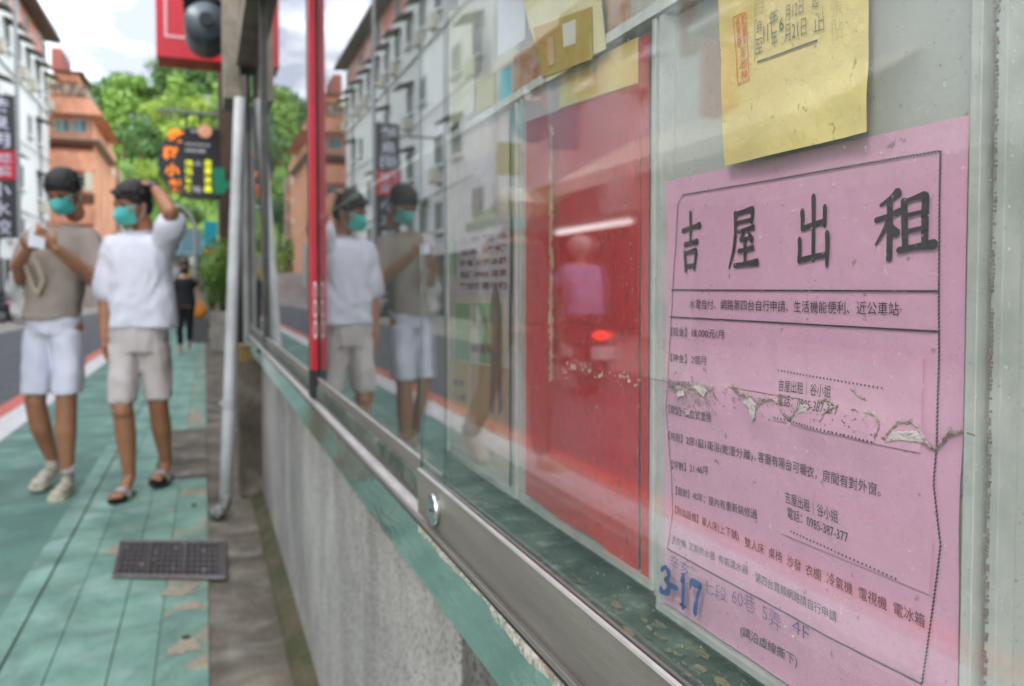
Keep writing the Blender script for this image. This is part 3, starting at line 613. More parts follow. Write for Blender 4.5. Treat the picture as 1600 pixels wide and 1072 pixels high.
pq('lower_strip', [(700, 690), (796, 745), (796, 764), (700, 704)], mP('white_tape', (.65, .66, .64)), .0005)
M_mi = mat('maroon_ink', (.20, .05, .07), .6); f1 = flat_fn(.2605)
for i, s_ in enumerate(['二手 物品', '全新 收購', '家電 冷氣冰箱', '電話 0985 清運', '歡迎來電洽詢']):
    a0 = 378 + i * 18; tb = MB(); line_on(tb, s_, (721, a0 + 3 - i * .5), (794, a0 - 6 + i * 1.5), .0072, fn=f1, offset=.03); part('text_line', tb, M_mi, cp)
for s_, a, b, em in (('大', (737, 510), (749, 511), .012), ('市', (754, 510), (764, 511), .012), ('誠徵里民', (738, 549), (786, 552), .010), ('請洽', (708, 600), (728, 603), .0075), ('辦公處', (706, 622), (730, 626), .0075)):
    tb = MB(); line_on(tb, s_, a, b, em, fn=f1, offset=.02); part('text_line', tb, M_mi, cp)
fg = MB(); f2 = flat_fn(.2604)
fg.poly([f2(on_x(*c, XP)) for c in [(771, 455), (777, 446), (782, 458), (785, 500), (784, 560), (788, 640), (781, 650), (778, 580), (774, 650), (767, 640), (770, 540), (768, 490)]])
part('figure_print', fg, mP('brown_figure', (.20, .10, .07)), cp)

# ---- things pinned in the upper row
def upper(name, c4, m, label, cat='poster', X=.262, inner=()):
    t = empty(name, on_x(*c4[3], X), label, cat)
    part('sheet', sheet(*[on_x(*c, X) for c in c4], 6, 6, flat_fn(X, .0012, c4[0][0])), m, t)
    for k, (nm, c, mm) in enumerate(inner): part(nm, sheet(*[on_x(*q, X) for q in c], 4, 4, flat_fn(X - .0008 - k * .0003, .0012, c4[0][0])), mm, t)
    return t
upper('upper_poster', [(800, -60), (930, -130), (946, 76), (853, 128)], mP('cream_border', (.72, .66, .40)), 'cream bordered poster with an olive picture hanging in the upper row', X=.255,
      inner=[('olive_picture', [(834, 44), (926, 10), (928, 92), (848, 122)], mP('olive_print', (.36, .34, .07), (.45, .22, .05), 40)), ('white_patch', [(880, 38), (902, 30), (902, 68), (882, 74)], mP('white_patch', (.66, .64, .55))), ('tan_patch', [(856, 60), (866, 55), (868, 100), (858, 104)], mP('tan_patch', (.6, .42, .22)))])
upper('brown_photo', [(803, 88), (836, 62), (848, 128), (801, 156)], mP('brown_photo_print', (.30, .12, .05), (.5, .38, .28), 60), 'brown food photo behind the glass left of the cream bordered poster', 'photo')
upper('brown_poster', [(948, -20), (984, -45), (986, 48), (946, 72)], mP('brown_poster_print', (.28, .14, .06), (.5, .4, .34), 45), 'brown poster just right of the cream bordered one in the upper row')
upper('cyan_card', [(781, 112), (798, 104), (800, 158), (778, 172)], mP('cyan_print', (.10, .50, .58)), 'small cyan card at the left end of the upper row', 'card')
upper('white_notice', [(778, -60), (822, -90), (820, 60), (778, 88)], mP('white_sheet', (.66, .69, .74), (.55, .62, .72), 26), 'white notice high up to the left of the cream bordered poster', 'notice')
upper('pink_poster', [(824, -100), (900, -140), (880, 18), (824, 48)], mP('pink_sheet', (.72, .50, .48), (.7, .56, .52), 30), 'pale pink poster partly behind the cream bordered one', 'poster', X=.266)

upper('pale_green_poster', [(702, 20), (740, 0), (740, 172), (702, 200)], mP('pale_green_print', (.42, .50, .36), (.62, .62, .48), 30), 'pale green poster behind the glass at the far left of the upper row')
upper('olive_card', [(744, 128), (774, 112), (774, 160), (744, 180)], mP('olive_card_print', (.26, .32, .10), (.42, .36, .14), 50), 'small olive card left of the cyan one in the upper row', 'card')

# ---- debris lying on the cabinet floor
dl = []
dbm = mat('dry_debris', (.26, .20, .12), .9, col2=(.05, .06, .03), vscale=45, c2pos=(.42, .56))
for k in range(170):
    yv = rnd.choice([rnd.uniform(.12, 1.1), rnd.gauss(.40, .05), rnd.gauss(.30, .03)]); xv = rnd.uniform(.238, .284); s_ = rnd.choice([.0008, .0012, .002, .0045]) * rnd.uniform(.6, 1.2); a_ = rnd.uniform(0, 6.28)
    m_ = MB(); pts = []
    for t in (0, 1.1, 2.2, 3.1, 4.2, 5.2): rr_ = s_ * rnd.uniform(.4, 1.2); pts.append((xv + rr_ * math.cos(t + a_) * .6, yv + rr_ * math.sin(t + a_) * 1.5, .9204 + rnd.uniform(0, .0012)))
    m_.prism(pts, (0, 0, .0006)); dl.append(m_)
dd = MB()
for m_ in dl: dd.add(m_.v, m_.f)
single('leaf_litter', dd, dbm, 'crumbs of dry leaf on the green floor of the cabinet', 'debris', kind='stuff')

# ------------------------------------------------------------------ ground
def slab_sheet(name, x0, y0, x1, y1, z, m, kind='structure'):
    return single(name, MB().poly([(x0, y0, z), (x1, y0, z), (x1, y1, z), (x0, y1, z)]), m, kind=kind)
M_green = mat('green_path_paint', (.15, .285, .215), .75, grime=(1.3, .70, 1.12), col2=(.10, .20, .165), vscale=1.6, bump=.25, bscale=80, speck=(.24, .36, .31), speckscale=3.2, speckpos=(.52, .80))
M_greenT = mat('green_paver_paint', (.225, .385, .29), .75, grime=(2.6, .66, 1.18), col2=(.155, .285, .23), vscale=3.5, bump=.3, bscale=90, speck=(.30, .43, .37), speckscale=5, speckpos=(.48, .74))
M_greenW = mat('worn_green_paver', (.225, .375, .28), .8, grime=(2.6, .66, 1.18), col2=(.16, .28, .23), vscale=4, bump=.35, bscale=60, speck=(.36, .31, .22), speckscale=4.2, speckpos=(.55, .585))
M_asph = mat('asphalt', (.105, .105, .11), .85, col2=(.075, .075, .08), vscale=2.2, bump=.5, bscale=90, speck=(.16, .16, .16), speckscale=120)
M_parking = mat('pale_worn_concrete', (.36, .33, .28), .85, col2=(.27, .245, .21), vscale=1.2, bump=.3)
slab_sheet('ground', -400, -300, 400, 420, -.03, mat('ground_earth', (.16, .16, .12), .95, col2=(.10, .11, .07), vscale=.05))
slab_sheet('road', -4.9, -40, -1.55, 62, -.004, M_asph)
slab_sheet('road', -30, 58, 12, 68, -.008, M_asph)
slab_sheet('opposite_pavement', -9.2, -40, -4.9, 60, .0, M_parking)
slab_sheet('green_path', -1.45, -6, -.672, 58, .0, M_green)
slab_sheet('joint_bed', -.672, -6, .0, 42, -.006, mat('dark_joint', (.07, .10, .085), .95))
slab_sheet('concrete_strip', -.0, -6, .30, 42, -.003, M_conc)
slab_sheet('shop_floor', .30, 5, 6, 42, -.002, M_conc)
slab_sheet('concrete_patch', -.30, 5.1, .0, 6.9, .007, M_conc)
slab_sheet('white_line', -1.68, -20, -1.43, 58, .004, mat('white_road_paint', (.74, .72, .69), .6, col2=(.56, .53, .50), vscale=7, speck=(.2, .2, .2), speckscale=40, speckpos=(.64, .7)))
slab_sheet('red_line', -1.86, -20, -1.682, 58, .003, mat('red_road_paint', (.66, .13, .075), .65, col2=(.50, .12, .09), vscale=6, speck=(.2, .16, .15), speckscale=40, speckpos=(.64, .7)))
pv_ = empty('paved_footway', (-.3, 2, 0), 'x', 'x', kind='structure'); del pv_['label']; del pv_['category']
cols = [(-.671, -.585), (-.576, -.4475), (-.445, -.2795), (-.277, -.1515), (-.149, -.001)]
slab_me = {}
for ci, (xa, xb) in enumerate(cols):
    ln = 1.25 if ci else 2.4; y = -2.0 + ci * .37
    while y < 26:
        wob = rnd.uniform(0, .004); mt = M_greenW if ci == 4 else M_greenT
        b_ = MB().box((xa, y + .002, -.03), (xb, y + ln - .003, .001 + wob * .8))
        part('paving_slab' if ci else 'edge_slab', b_, mt, pv_, bevel=.002); y += ln
# iron grate
gc = [on_z(190, 850), on_z(350, 850), on_z(352, 908), on_z(178, 905)]
gr = empty('drain_grate', sum(gc, Vector()) / 4, 'dark iron drain grate set across the green paving and the concrete strip', 'drain grate')
def gq(u, v, z=.0115): p = gc[3].lerp(gc[2], u).lerp(gc[0].lerp(gc[1], u), v); return Vector((p.x, p.y, z))
g_ = MB()
for i in range(18): u = (i + .5) / 18; g_.tube([gq(u, .03), gq(u, .97)], .0030, 4)
for i in range(7): v = (i + .5) / 7; g_.tube([gq(.02, v, .0105), gq(.98, v, .0105)], .003, 4)
for i in range(27):
    if i % 9 == 8: u = i / 27; g_.tube([gq(u, .03, .013), gq(u, .97, .013)], .006, 4)
M_iron = mat('rusty_iron', (.17, .155, .16), .6, .2, col2=(.12, .09, .075), vscale=20)
part('lattice', g_, M_iron, gr)
fr = MB()
for a, b in (((0, 0), (1, 0)), ((1, 0), (1, 1)), ((1, 1), (0, 1)), ((0, 1), (0, 0))): fr.tube([gq(*a), gq(*b)], .008, 4)
part('frame', fr, M_iron, gr)
part('pit_shade', MB().poly([gq(0, 0, .0057), gq(1, 0, .0057), gq(1, 1, .0057), gq(0, 1, .0057)]), M_black, gr)  # flat black sheet above the slabs stands in for the shaded pit
lf = MB()
for k in range(9): p = gq(rnd.uniform(.1, .9), rnd.uniform(.1, .9), .014); lf.box(p, p + Vector((rnd.uniform(.005, .012), rnd.uniform(.005, .014), .002)))
single('grate_litter', lf, mat('pale_litter', (.45, .38, .28), .8, col2=(.5, .5, .48), vscale=60), 'pale crumbs of leaf and paper caught on the drain grate', 'litter', kind='stuff')
# weep holes in the concrete edge
for px, py in ((291, 995), (300, 740), (303, 788)):
    p = on_z(px, py, .009); single('weep_hole', MB().tube([p + Vector((0, 0, -.012)), p], [.013, .014], 12), M_black, {995: 'dark round hole in the paving, nearest to the camera', 740: 'dark hole in the paving, farthest one', 788: 'dark hole in the paving just behind the grate'}[py], 'hole')
# peeled paint: bare beige patches with their own ragged outline
pt = MB()
for ppx, ppy, rx_, ry_ in ((180, 862, .035, .08), (283, 926, .055, .055), (300, 948, .030, .05), (262, 962, .012, .02), (288, 1012, .045, .06), (312, 700, .05, .22), (306, 652, .06, .3), (268, 800, .012, .03)):
    cx_, cy_ = on_z(ppx, ppy).xy
    pts = []
    for k in range(64):
        t = 2 * math.pi * k / 64; r_ = max(.3, 1 + .55 * noise.noise(Vector((math.cos(t) * 1.5 + cx_ * 50, math.sin(t) * 1.5, cy_ * 9))) + .4 * noise.noise(Vector((math.cos(t) * 6 + cx_ * 50, math.sin(t) * 5, cy_ * 9)))); pts.append((min(-.023, cx_ + rx_ * r_ * math.cos(t)), cy_ + ry_ * r_ * math.sin(t), .0062))
    pt.poly(pts)
single('peeled_patches', pt, mat('bare_beige_concrete', (.40, .34, .24), .9, col2=(.30, .25, .18), vscale=22, bump=.3), kind='structure')

# ------------------------------------------------------------------ buildings
M_wallw = mat('white_render', (.84, .83, .80), .8, col2=(.76, .75, .72), vscale=.5, speck=(.62, .59, .54), speckscale=1.6, speckpos=(.62, .8), stretch=(1, 1, .4))
M_wallg = mat('grey_white_render', (.80, .81, .79), .8, col2=(.70, .71, .70), vscale=.6, stretch=(1, 1, .4))
M_winfr = mat('aluminium_window_frame', (.62, .62, .60), .5)
M_pane = mat('dark_window_pane', (.05, .06, .065), .08, spec=.9, col2=(.09, .10, .10), vscale=1.5)
M_canopy = mat('rusty_metal_canopy', (.14, .12, .09), .7, col2=(.07, .06, .05), vscale=5)
M_grey = mat('grey_tin', (.42, .46, .46), .55, col2=(.34, .38, .38), vscale=2)
M_ac = mat('air_conditioner_case', (.68, .64, .54), .6, col2=(.55, .5, .4), vscale=4)
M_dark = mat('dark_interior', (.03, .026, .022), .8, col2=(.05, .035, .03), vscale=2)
M_cream = mat('cream_canvas', (.86, .81, .68), .75, col2=(.80, .74, .60), vscale=2)
M_orange = mat('orange_tile', (.86, .40, .24), .75, col2=(.76, .33, .19), grime=(.6, .75, 1.1, (1, 1, .4)), vscale=1.5, speck=(.42, .14, .08), speckscale=8, speckpos=(.6, .7))
win_cache = {}
def window(parent, y, z, wy=1.3, hz=1.3, X=-9.0, sill=True, canopy=False, ac=False, cage=False):
    key = (wy, hz)
    if key not in win_cache:
        fr = MB(); t = .06
        fr.box((-.02, -wy / 2, 0), (.05, -wy / 2 + t, hz)).box((-.02, wy / 2 - t, 0), (.05, wy / 2, hz)).box((-.02, -wy / 2 + t, 0), (.05, wy / 2 - t, t)).box((-.02, -wy / 2 + t, hz - t), (.05, wy / 2 - t, hz)).box((-.01, -t / 2, t), (.045, t / 2, hz - t))
        pn_ = MB().box((-.008, -wy / 2 + t, t), (.004, -t / 2, hz - t)).box((-.008, t / 2, t), (.004, wy / 2 - t, hz - t))
        win_cache[key] = (fr.mesh('window', M_winfr), pn_.mesh('pane', M_pane), MB().box((0, -wy / 2 - .1, -.1), (.22, wy / 2 + .1, -.002)).mesh('sill', M_wallg),
                          MB().prism([(0, -wy / 2 - .15, hz + .32), (.75, -wy / 2 - .15, hz + .05), (.75, -wy / 2 - .15, hz), (0, -wy / 2 - .15, hz + .25)], (0, wy + .3, 0)).mesh('canopy', M_canopy),
                          MB().box((.01, -.36, -.75), (.42, .36, -.15)).box((.421, -.26, -.68), (.43, .26, -.22)).mesh('air_conditioner', M_ac))
    fr, pn_, si, ca, ac_ = win_cache[key]
    base = wmat(parent).inverted() @ Vector((X + .02, y, z))
    def child(nm, me, par, loc):
        o = bpy.data.objects.new(nm, me); COL.objects.link(o); o.parent = par; o.location = loc; return o
    wo_ = child('window', fr, parent, base); child('pane', pn_, wo_, (0, 0, 0))
    if sill: child('sill', si, wo_, (0, 0, 0))
    if canopy: child('canopy', ca, parent, base)
    if ac: child('air_conditioner', ac_, parent, base)
wa = empty('apartment_building', (-9, 42, 0), 'white apartment building with rusty window canopies on the far side of the road', 'building')
part('wall', MB().box((-22, 26.2, 0), (-9.0, 57.7, 15.0)), M_wallw, wa)
part('roof_storey', MB().box((-22, 27, 15.01), (-9.15, 57.3, 16.9)), mat('salmon_panels', (.72, .22, .17), .7, col2=(.66, .50, .46), vscale=.7, c2pos=(.45, .5)), wa)
part('eaves', MB().prism([(-8.3, 26, 16.7), (-8.3, 26, 16.95), (-12, 26, 17.9), (-12, 26, 16.95)], (0, 32.2, 0)), M_canopy, wa)
part('string_course', MB().box((-8.998, 26.2, 12.0), (-8.86, 57.7, 12.2)), M_wallg, wa)
for i in range(12):
    y = 28 + i * 2.6
    window(wa, y, 12.9, 1.1, 1.2, canopy=True, ac=(i % 3 != 1))
    if i % 2: window(wa, y + .5, 15.2, 1.1, 1.2, X=-9.15)
    if i % 3 != 2: window(wa, y, 9.6, 1.1, 1.2, canopy=(i % 2 == 0), ac=(i % 4 == 0))
    if i % 3 != 0: window(wa, y, 6.4, 1.3, 1.3, canopy=(i % 3 == 1), ac=(i % 4 == 2))
    if i % 4 != 1: window(wa, y, 3.6, 1.3, 1.3, canopy=(i % 2 == 1))
for i in range(7): part('shop_opening_shade', MB().box((-8.998, 28.2 + i * 4.2, .0), (-8.9, 31.6 + i * 4.2, 2.6)), M_dark, wa)  # dark panels on the wall face stand in for shade inside the shops
part('drain_pipe', MB().tube([(-8.9, 43.2, 0), (-8.9, 43.2, 15)], .06, 8), M_pipe, wa)
part('drain_pipe', MB().tube([(-8.9, 54.2, 0), (-8.9, 54.2, 15)], .06, 8), M_pipe, wa)
part('cables', MB().tube([(-8.8, 28, 5.3), (-8.8, 42, 5.0), (-8.8, 57, 5.3)], .03, 5).tube([(-8.8, 28, 8.9), (-8.8, 42, 8.6), (-8.8, 57, 9)], .03, 5), M_black, wa)
# nearer row, seen only mirrored in the glass
nb = empty('shop_house', (-9, 10, 0), 'grey-white shop house with cream awnings, mirrored in the cabinet glass', 'building')
part('wall', MB().box((-22, -6, 3.0), (-9.0, 26.0, 12.5)), M_wallg, nb)
part('pillar', MB().box((-10, 25.4, 0), (-9.0, 26.0, 2.99)), M_wallg, nb); part('pillar', MB().box((-10, 15.6, 0), (-9.0, 16.3, 2.99)), M_wallg, nb); part('pillar', MB().box((-10, 5.6, 0), (-9.0, 6.3, 2.99)), M_wallg, nb)
part('shop_interior_shade', MB().box((-22, -6, 0), (-10.5, 26.0, 2.99)), M_dark, nb)  # solid block; the shade of the shop inside is its dark colour
part('brick_panel', MB().box((-8.999, 12.2, 6.0), (-8.93, 14.6, 8.2)), mat('brown_brick', (.22, .09, .06), .85, col2=(.30, .15, .10), vscale=6), nb)
for i in range(9):
    y = -3 + i * 3.2
    window(nb, y, 6.4, 1.7, 1.5, X=-8.93, canopy=(i % 2 == 0), ac=(i % 3 == 0)); window(nb, y, 9.9, 1.7, 1.5, canopy=(i % 3 == 1), ac=(i % 3 == 1))
def awning(y0, y1, zt, zb, out, m, lab, par=nb):
    part('awning', MB().prism([(-9.0, y0, zt), (-9.0 + out, y0, zb), (-9.0 + out, y0, zb - .28), (-9.0 + out - .03, y0, zb - .28), (-9.0 + out - .03, y0, zb - .05), (-9.0, y0, zt - .06)], (0, y1 - y0, 0)), m, par, label=lab)
awning(8.5, 17, 4.6, 3.55, 1.9, M_cream, 'cream awning over the shop front')
awning(17.6, 25.5, 8.9, 7.7, 1.5, M_cream, 'cream awning on the second floor')
awning(18, 25.5, 4.2, 3.3, 1.3, mat('green_canvas', (.10, .22, .08), .8), 'green awning')
awning(10, 17, 11.6, 10.4, 1.3, M_grey, 'grey tin canopy'); awning(18, 25, 11.9, 10.7, 1.6, M_grey, 'upper grey tin canopy'); awning(-4, 6, 4.4, 3.5, 1.6, M_grey, 'grey awning at the near end')
lampm = mat('tube_light', (.9, .9, .9), .4, emit=(1, 1, .97), estr=.6)
tl_ = empty('tube_light', (-7.3, 14, 2.55), 'long white fluorescent tube under the cream awning, mirrored over the red sheet', 'lamp')
ta = on_x(870, 364, 7.83); tb_ = on_x(984, 349, 7.83); part('tube', MB().tube([(-7.4, ta.y, ta.z), (-7.4, tb_.y, ta.z)], .06, 8), lampm, tl_); part('holder', MB().box((-7.45, tb_.y - .1, ta.z + .08), (-7.35, ta.y + .1, ta.z + .14)), M_winfr, tl_)
for k, (y, z, c, s, lb_, cy_) in enumerate([(21.6, 6.0, (.03, .42, .52), .62, 'round cyan shop sign mirrored in the glass', True), (19.4, 5.7, (.04, .45, .55), .85, 'tall cyan shop sign mirrored in the glass', False), (12.5, 5.0, (.5, .1, .06), .7, 'small red shop sign on the shop house', False), (23.5, 5.2, (.5, .45, .08), .5, 'small yellow shop sign on the shop house', False)]):
    s_ = empty('shop_sign', (-8.4, y, z), lb_, 'sign')
    mcol = mat('sign_colour', c, .4)
    if cy_: part('disc', MB().tube([(-8.5, y, z), (-8.5, y + .12, z)], s, 24), mcol, s_)
    else: part('board', MB().box((-8.9, y, z - s), (-8.1, y + .14, z + s)), mcol, s_)
    part('arm', MB().box((-9.0, y + .04, z + s * .3), (-8.905, y + .1, z + s * .3 + .06)), M_canopy, s_)
# tall sign on the white building
vsg = empty('vertical_sign', (-8.0, 33, 3.2), 'tall vertical shop sign with grey and red panels on the white building', 'sign')
a_ = on_y(22, 150, 33.0); b_ = on_y(22, 372, 33.0); xs1 = a_.x; xs0 = xs1 - .95; zt, zb = a_.z, b_.z
hgt = zt - zb; zr1 = zt - hgt * .39; zr0 = zt - hgt * .59
M_sg = mat('sign_charcoal', (.055, .05, .055), .4); M_sr = mat('sign_red', (.72, .01, .03), .4); M_sw = mat('sign_white', (.72, .70, .80), .5)
part('upper_panel', MB().box((xs0, 32.9, zr1 + .01), (xs1, 33.1, zt)), M_sg, vsg); part('red_panel', MB().box((xs0 - .02, 32.88, zr0), (xs1 + .02, 33.12, zr1)), M_sr, vsg); part('lower_panel', MB().box((xs0, 32.9, zb), (xs1, 33.1, zr0 - .01)), M_sg, vsg)
sgt = MB()
def sign_col(mb, s, x0, x1, z1, z0, y, grow=.9):
    n = len(s); h = (z1 - z0) / n
    for i, ch in enumerate(s): put_text(mb, ch, ((x0 + x1) / 2, y, z1 - h * (i + .5)), (1, 0, 0), (0, 0, 1), 1, width=(x1 - x0) * grow, height=h * .82, centre=True, offset=.02)
sign_col(sgt, '味泉明', xs0 + .12, xs1 - .12, zt - .05, zr1 + .05, 32.893, .95); sign_col(sgt, '小水餃', xs0 + .12, xs1 - .12, zr0 - .05, zb + .05, 32.893, .95)
sign_col(sgt, '燒臘', xs0 + .42, xs1 - .08, zr1 - .05, zr0 + .05, 32.874, .95); sign_col(sgt, '便當', xs0 + .06, xs0 + .42, zr1 - .05, zr0 + .05, 32.874, .8)
part('characters', sgt, M_sw, vsg)
part('mast', MB().box((xs1 + .03, 32.95, zb - .1), (xs1 + .14, 33.08, 14.6)), M_pipe, vsg)
part('bracket', MB().box((-9.0, 32.95, zt - .5), (xs0 - .001, 33.05, zt - .4)), M_pipe, vsg); part('bracket', MB().box((-9.0, 32.95, zb + .5), (xs0 - .001, 33.05, zb + .6)), M_pipe, vsg)

# orange block where the street bends
ob = empty('orange_apartment_block', (-10, 60, 0), 'orange tiled apartment block with hipped parapets at the bend of the street', 'building')
def rb(name, x0, y0, x1, y1, Y, depth, m, par, zmin=None):
    a = on_y(x0, y0, Y); b = on_y(x1, y1, Y); return part(name, MB().box((a.x, Y, b.z if zmin is None else zmin), (b.x, Y + depth, a.z)), m, par)
YO = 58.4
rb('wall', 58, 156, 148, 452, YO, 12, M_orange, ob, 0)
rb('storey_band', 56, 212, 156, 219, YO - .9, 12, mat('grey_concrete_band', (.40, .38, .36), .8), ob)
rb('balcony_recess_shade', 62, 220, 146, 235, YO - .03, .025, mat('recess_shadow_brown', (.14, .055, .035), .8), ob)  # flat dark sheet on the wall: painted shade of the recess
rb('balcony_parapet', 58, 235, 147, 268, YO - .9, .8, M_orange, ob)
rb('balcony_parapet', 58, 320, 150, 350, YO - .9, .8, M_orange, ob)
rb('balcony_recess_shade', 60, 300, 148, 320, YO - .03, .025, mat('recess_shade_brown', (.16, .08, .05), .8), ob)  # second dark sheet, shade of the lower recess put into colour
a = on_y(60, 152, YO); b = on_y(143, 184, YO)
part('hipped_parapet', MB().prism([(a.x, YO - .8, a.z), (b.x, YO - .8, a.z), (b.x + .8, YO - 1.1, b.z), (a.x, YO - 1.1, b.z)], (0, 11, 0)), M_orange, ob)
rb('penthouse', 76, 128, 134, 151, YO + .6, 6, mat('tan_roof_room', (.44, .34, .24), .8, col2=(.16, .13, .11), vscale=3, c2pos=(.48, .52)), ob)
rb('roof_room', 84, 112, 122, 128, YO + 1.4, 4, M_orange, ob); rb('roof_slab', 80, 108, 130, 112, YO + 1, 5, M_canopy, ob)
rb('stair_tower', 80, 74, 97, 112, YO + 2, 4, mat('maroon_tile', (.30, .09, .07), .8), ob)
for x0, x1 in ((84, 110), (113, 137)):
    rb('window_frame', x0, 186, x1, 208, YO - .08, .07, M_winfr, ob); rb('pane', x0 + 2, 188, (x0 + x1) / 2 - 1, 206, YO - .11, .02, mat('green_glass', (.22, .36, .33), .1), ob); rb('pane', (x0 + x1) / 2 + 1, 188, x1 - 2, 206, YO - .11, .02, mat('green_glass', (.12, .22, .22), .1), ob)
for x0, x1 in ((70, 92), (96, 118), (122, 142)): rb('window_frame', x0, 272, x1, 296, YO - .08, .07, M_winfr, ob); rb('pane', x0 + 2, 275, x1 - 2, 293, YO - .11, .02, M_pane, ob)
rb('cream_sign_board', 132, 268, 144, 298, YO - 1.3, .3, mat('cream_sign', (.75, .68, .5), .5), ob)  # plain cream board on the facade
sb = empty('terrace_row', (-8, 72, 0), 'stepped row of orange and white flats behind the orange block', 'building')
for k, (x1, yt) in enumerate([(158, 190), (168, 214), (178, 232), (188, 262)]):
    rb('facade', 140, yt, x1, 452, 71 + k * 4, 3.6, M_orange if k % 2 == 0 else mat('mixed_tile', (.50, .45, .41), .8, col2=(.45, .2, .13), vscale=1.6, c2pos=(.45, .55)), sb, 0)
    for j in range(5): rb('window', x1 - 9, yt + 14 + j * 34, x1 - 3, yt + 30 + j * 34, 70.9 + k * 4, .06, M_pane, sb)
    for j in range(5): rb('balcony', x1 - 16, yt + 32 + j * 34, x1, yt + 41 + j * 34, 70.2 + k * 4, .75, M_orange if k % 2 else M_wallw, sb)

# small shops and boards at the end of the footway
fs = empty('corner_shop', (0, 46, 0), 'low pale shop at the far end of the green path', 'building')
rb('wall', 228, 398, 352, 452, 46, 6, mat('cream_wall', (.55, .50, .40), .8, col2=(.30, .28, .22), vscale=1.2), fs, 0); rb('blue_fascia', 262, 372, 320, 398, 45.4, .5, mat('pale_blue_board', (.22, .42, .50), .5, col2=(.40, .55, .6), vscale=3), fs)
for i in range(4): rb('shop_door', 240 + i * 24, 418, 256 + i * 24, 452, 45.9, .05, M_pane if i % 2 else mat('door_yellow', (.5, .42, .12), .6), fs)
wr = empty('roadside_wall', (-6, 57, 0), 'low pale wall with planting across the end of the road', 'wall')
rb('wall', 90, 424, 232, 452, 56.5, .5, mat('pale_wall', (.52, .46, .42), .8, col2=(.4, .3, .26), vscale=1), wr, 0)
for x0, x1, y0, c, lab in ((148, 158, 380, (.12, .45, .30), 'green banner stand in front of the pale wall'), (158, 166, 372, (.62, .58, .5), 'pale banner stand in front of the pale wall'), (132, 146, 428, (.50, .22, .2), 'reddish parasol stand near the pale wall')):
    t = empty('banner', on_y(x0, 452, 50), lab, 'banner'); rb('cloth', x0, y0, x1, 448, 50, .06, mat('banner_cloth', c, .7), t); rb('pole', x1 + .3, y0 - 3, x1 + 1.1, 456, 50, .05, M_pipe, t)

# right-hand row beyond the cabinet
rh = empty('right_shop_row', (.6, 20, 0), 'dark shop fronts on the right beyond the cabinet', 'building')
part('dark_pillar', MB().box((.30, 17.2, 0), (.66, 17.9, 6.6)), mat('dark_timber', (.05, .035, .028), .8, col2=(.09, .05, .035), vscale=3), rh)
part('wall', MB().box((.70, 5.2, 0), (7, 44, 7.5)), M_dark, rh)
wb = empty('rear_wall', (.5, 1.5, 0), 'plain grey wall carrying the notice cabinet', 'wall')
part('wall', MB().box((.3405, YN - 1.5, 0), (.65, 5.0, 3.8)), mat('grey_plaster', (.34, .34, .32), .85, col2=(.26, .26, .25), vscale=1.5), wb)
# black half-round shop sign
Y1 = 15.0
hs = empty('half_round_sign', on_y(296, 310, Y1), 'black half-round hanging sign with orange and yellow-green characters', 'sign')
o1 = on_y(245, 195, Y1); o2 = on_y(345, 312, Y1); zc = (o1.z + o2.z) / 2; rr = (o1.z - o2.z) / 2; xR = o2.x; xL = o1.x
pts = [(xR, Y1, o2.z), (xR, Y1, o1.z)] + [(xL + rr * .98 - rr * .98 * math.sin(t), Y1, zc + rr * math.cos(t)) for t in [math.pi * k / 16 for k in range(17)]]
part('board', MB().prism(pts, (0, .14, 0)), mat('sign_black', (.016, .018, .022), .35), hs, bevel=.01)
def sq(x0, y0, x1, y1): a = on_y(x0, y0, Y1); b = on_y(x1, y1, Y1); return a, b
def chars(mb, s, x0, y0, x1, y1, yy=None, off=.03):
    a = on_y(x0, y0, Y1); b = on_y(x1, y1, Y1); put_text(mb, s, ((a.x + b.x) / 2, (Y1 if yy is None else yy) - .004, (a.z + b.z) / 2), (1, 0, 0), (0, 0, 1), 1, width=abs(b.x - a.x), height=abs(a.z - b.z), offset=off, centre=True)
oc = MB()
for s_, x0, y0, x1, y1 in (('歐', 264, 201, 288, 223), ('樹', 254, 228, 278, 250), ('小', 257, 255, 281, 276), ('館', 263, 279, 288, 302)): chars(oc, s_, x0, y0, x1, y1, off=.045)
part('orange_characters', oc, mat('orange_letter', (.80, .22, .01), .4, emit=(.9, .22, .01), estr=.25), hs)
yc = MB()
for k, s_ in enumerate('鍋燒意麵'): chars(yc, s_, 288.5, 250 + k * 13.2, 301, 262 + k * 13.2, off=.05)
for k, s_ in enumerate('古早冰品'): chars(yc, s_, 319, 249 + k * 13.2, 331, 261 + k * 13.2, off=.05)
part('yellow_characters', yc, mat('yellow_green_letter', (.62, .66, .02), .4, emit=(.6, .66, .02), estr=.3), hs)
M_wl = mat('white_letter', (.7, .7, .74), .4)
for s_, x0, y0, x1, y1 in (('NOODLE', 290, 223, 328, 229), ('HOUSE', 290, 232, 321, 239), ('小', 303, 251, 315, 261), ('吃', 303, 291, 315, 301), ('since', 298, 202, 309, 207)):
    wc = MB(); chars(wc, s_, x0, y0, x1, y1); part('white_lettering', wc, M_wl, hs)
oa = on_y(320, 205, Y1); part('round_logo', MB().tube([(oa.x, Y1 - .012, oa.z), (oa.x, Y1 - .002, oa.z)], .115, 24), mat('logo_orange', (.85, .34, .14), .4, col2=(.9, .6, .45), vscale=9), hs)
h1 = on_y(245, 172, Y1); h2 = on_y(362, 177, Y1)
part('arm', MB().box((h1.x, Y1 + .03, h2.z), (.262, Y1 + .10, h1.z)), mat('arm_grey', (.22, .27, .27), .5), hs)
for x_ in (292, 313): p = on_y(x_, 177, Y1); part('hanger', MB().box((p.x - .02, Y1 + .05, o1.z - .005), (p.x + .02, Y1 + .09, h2.z - .001)), M_black, hs)
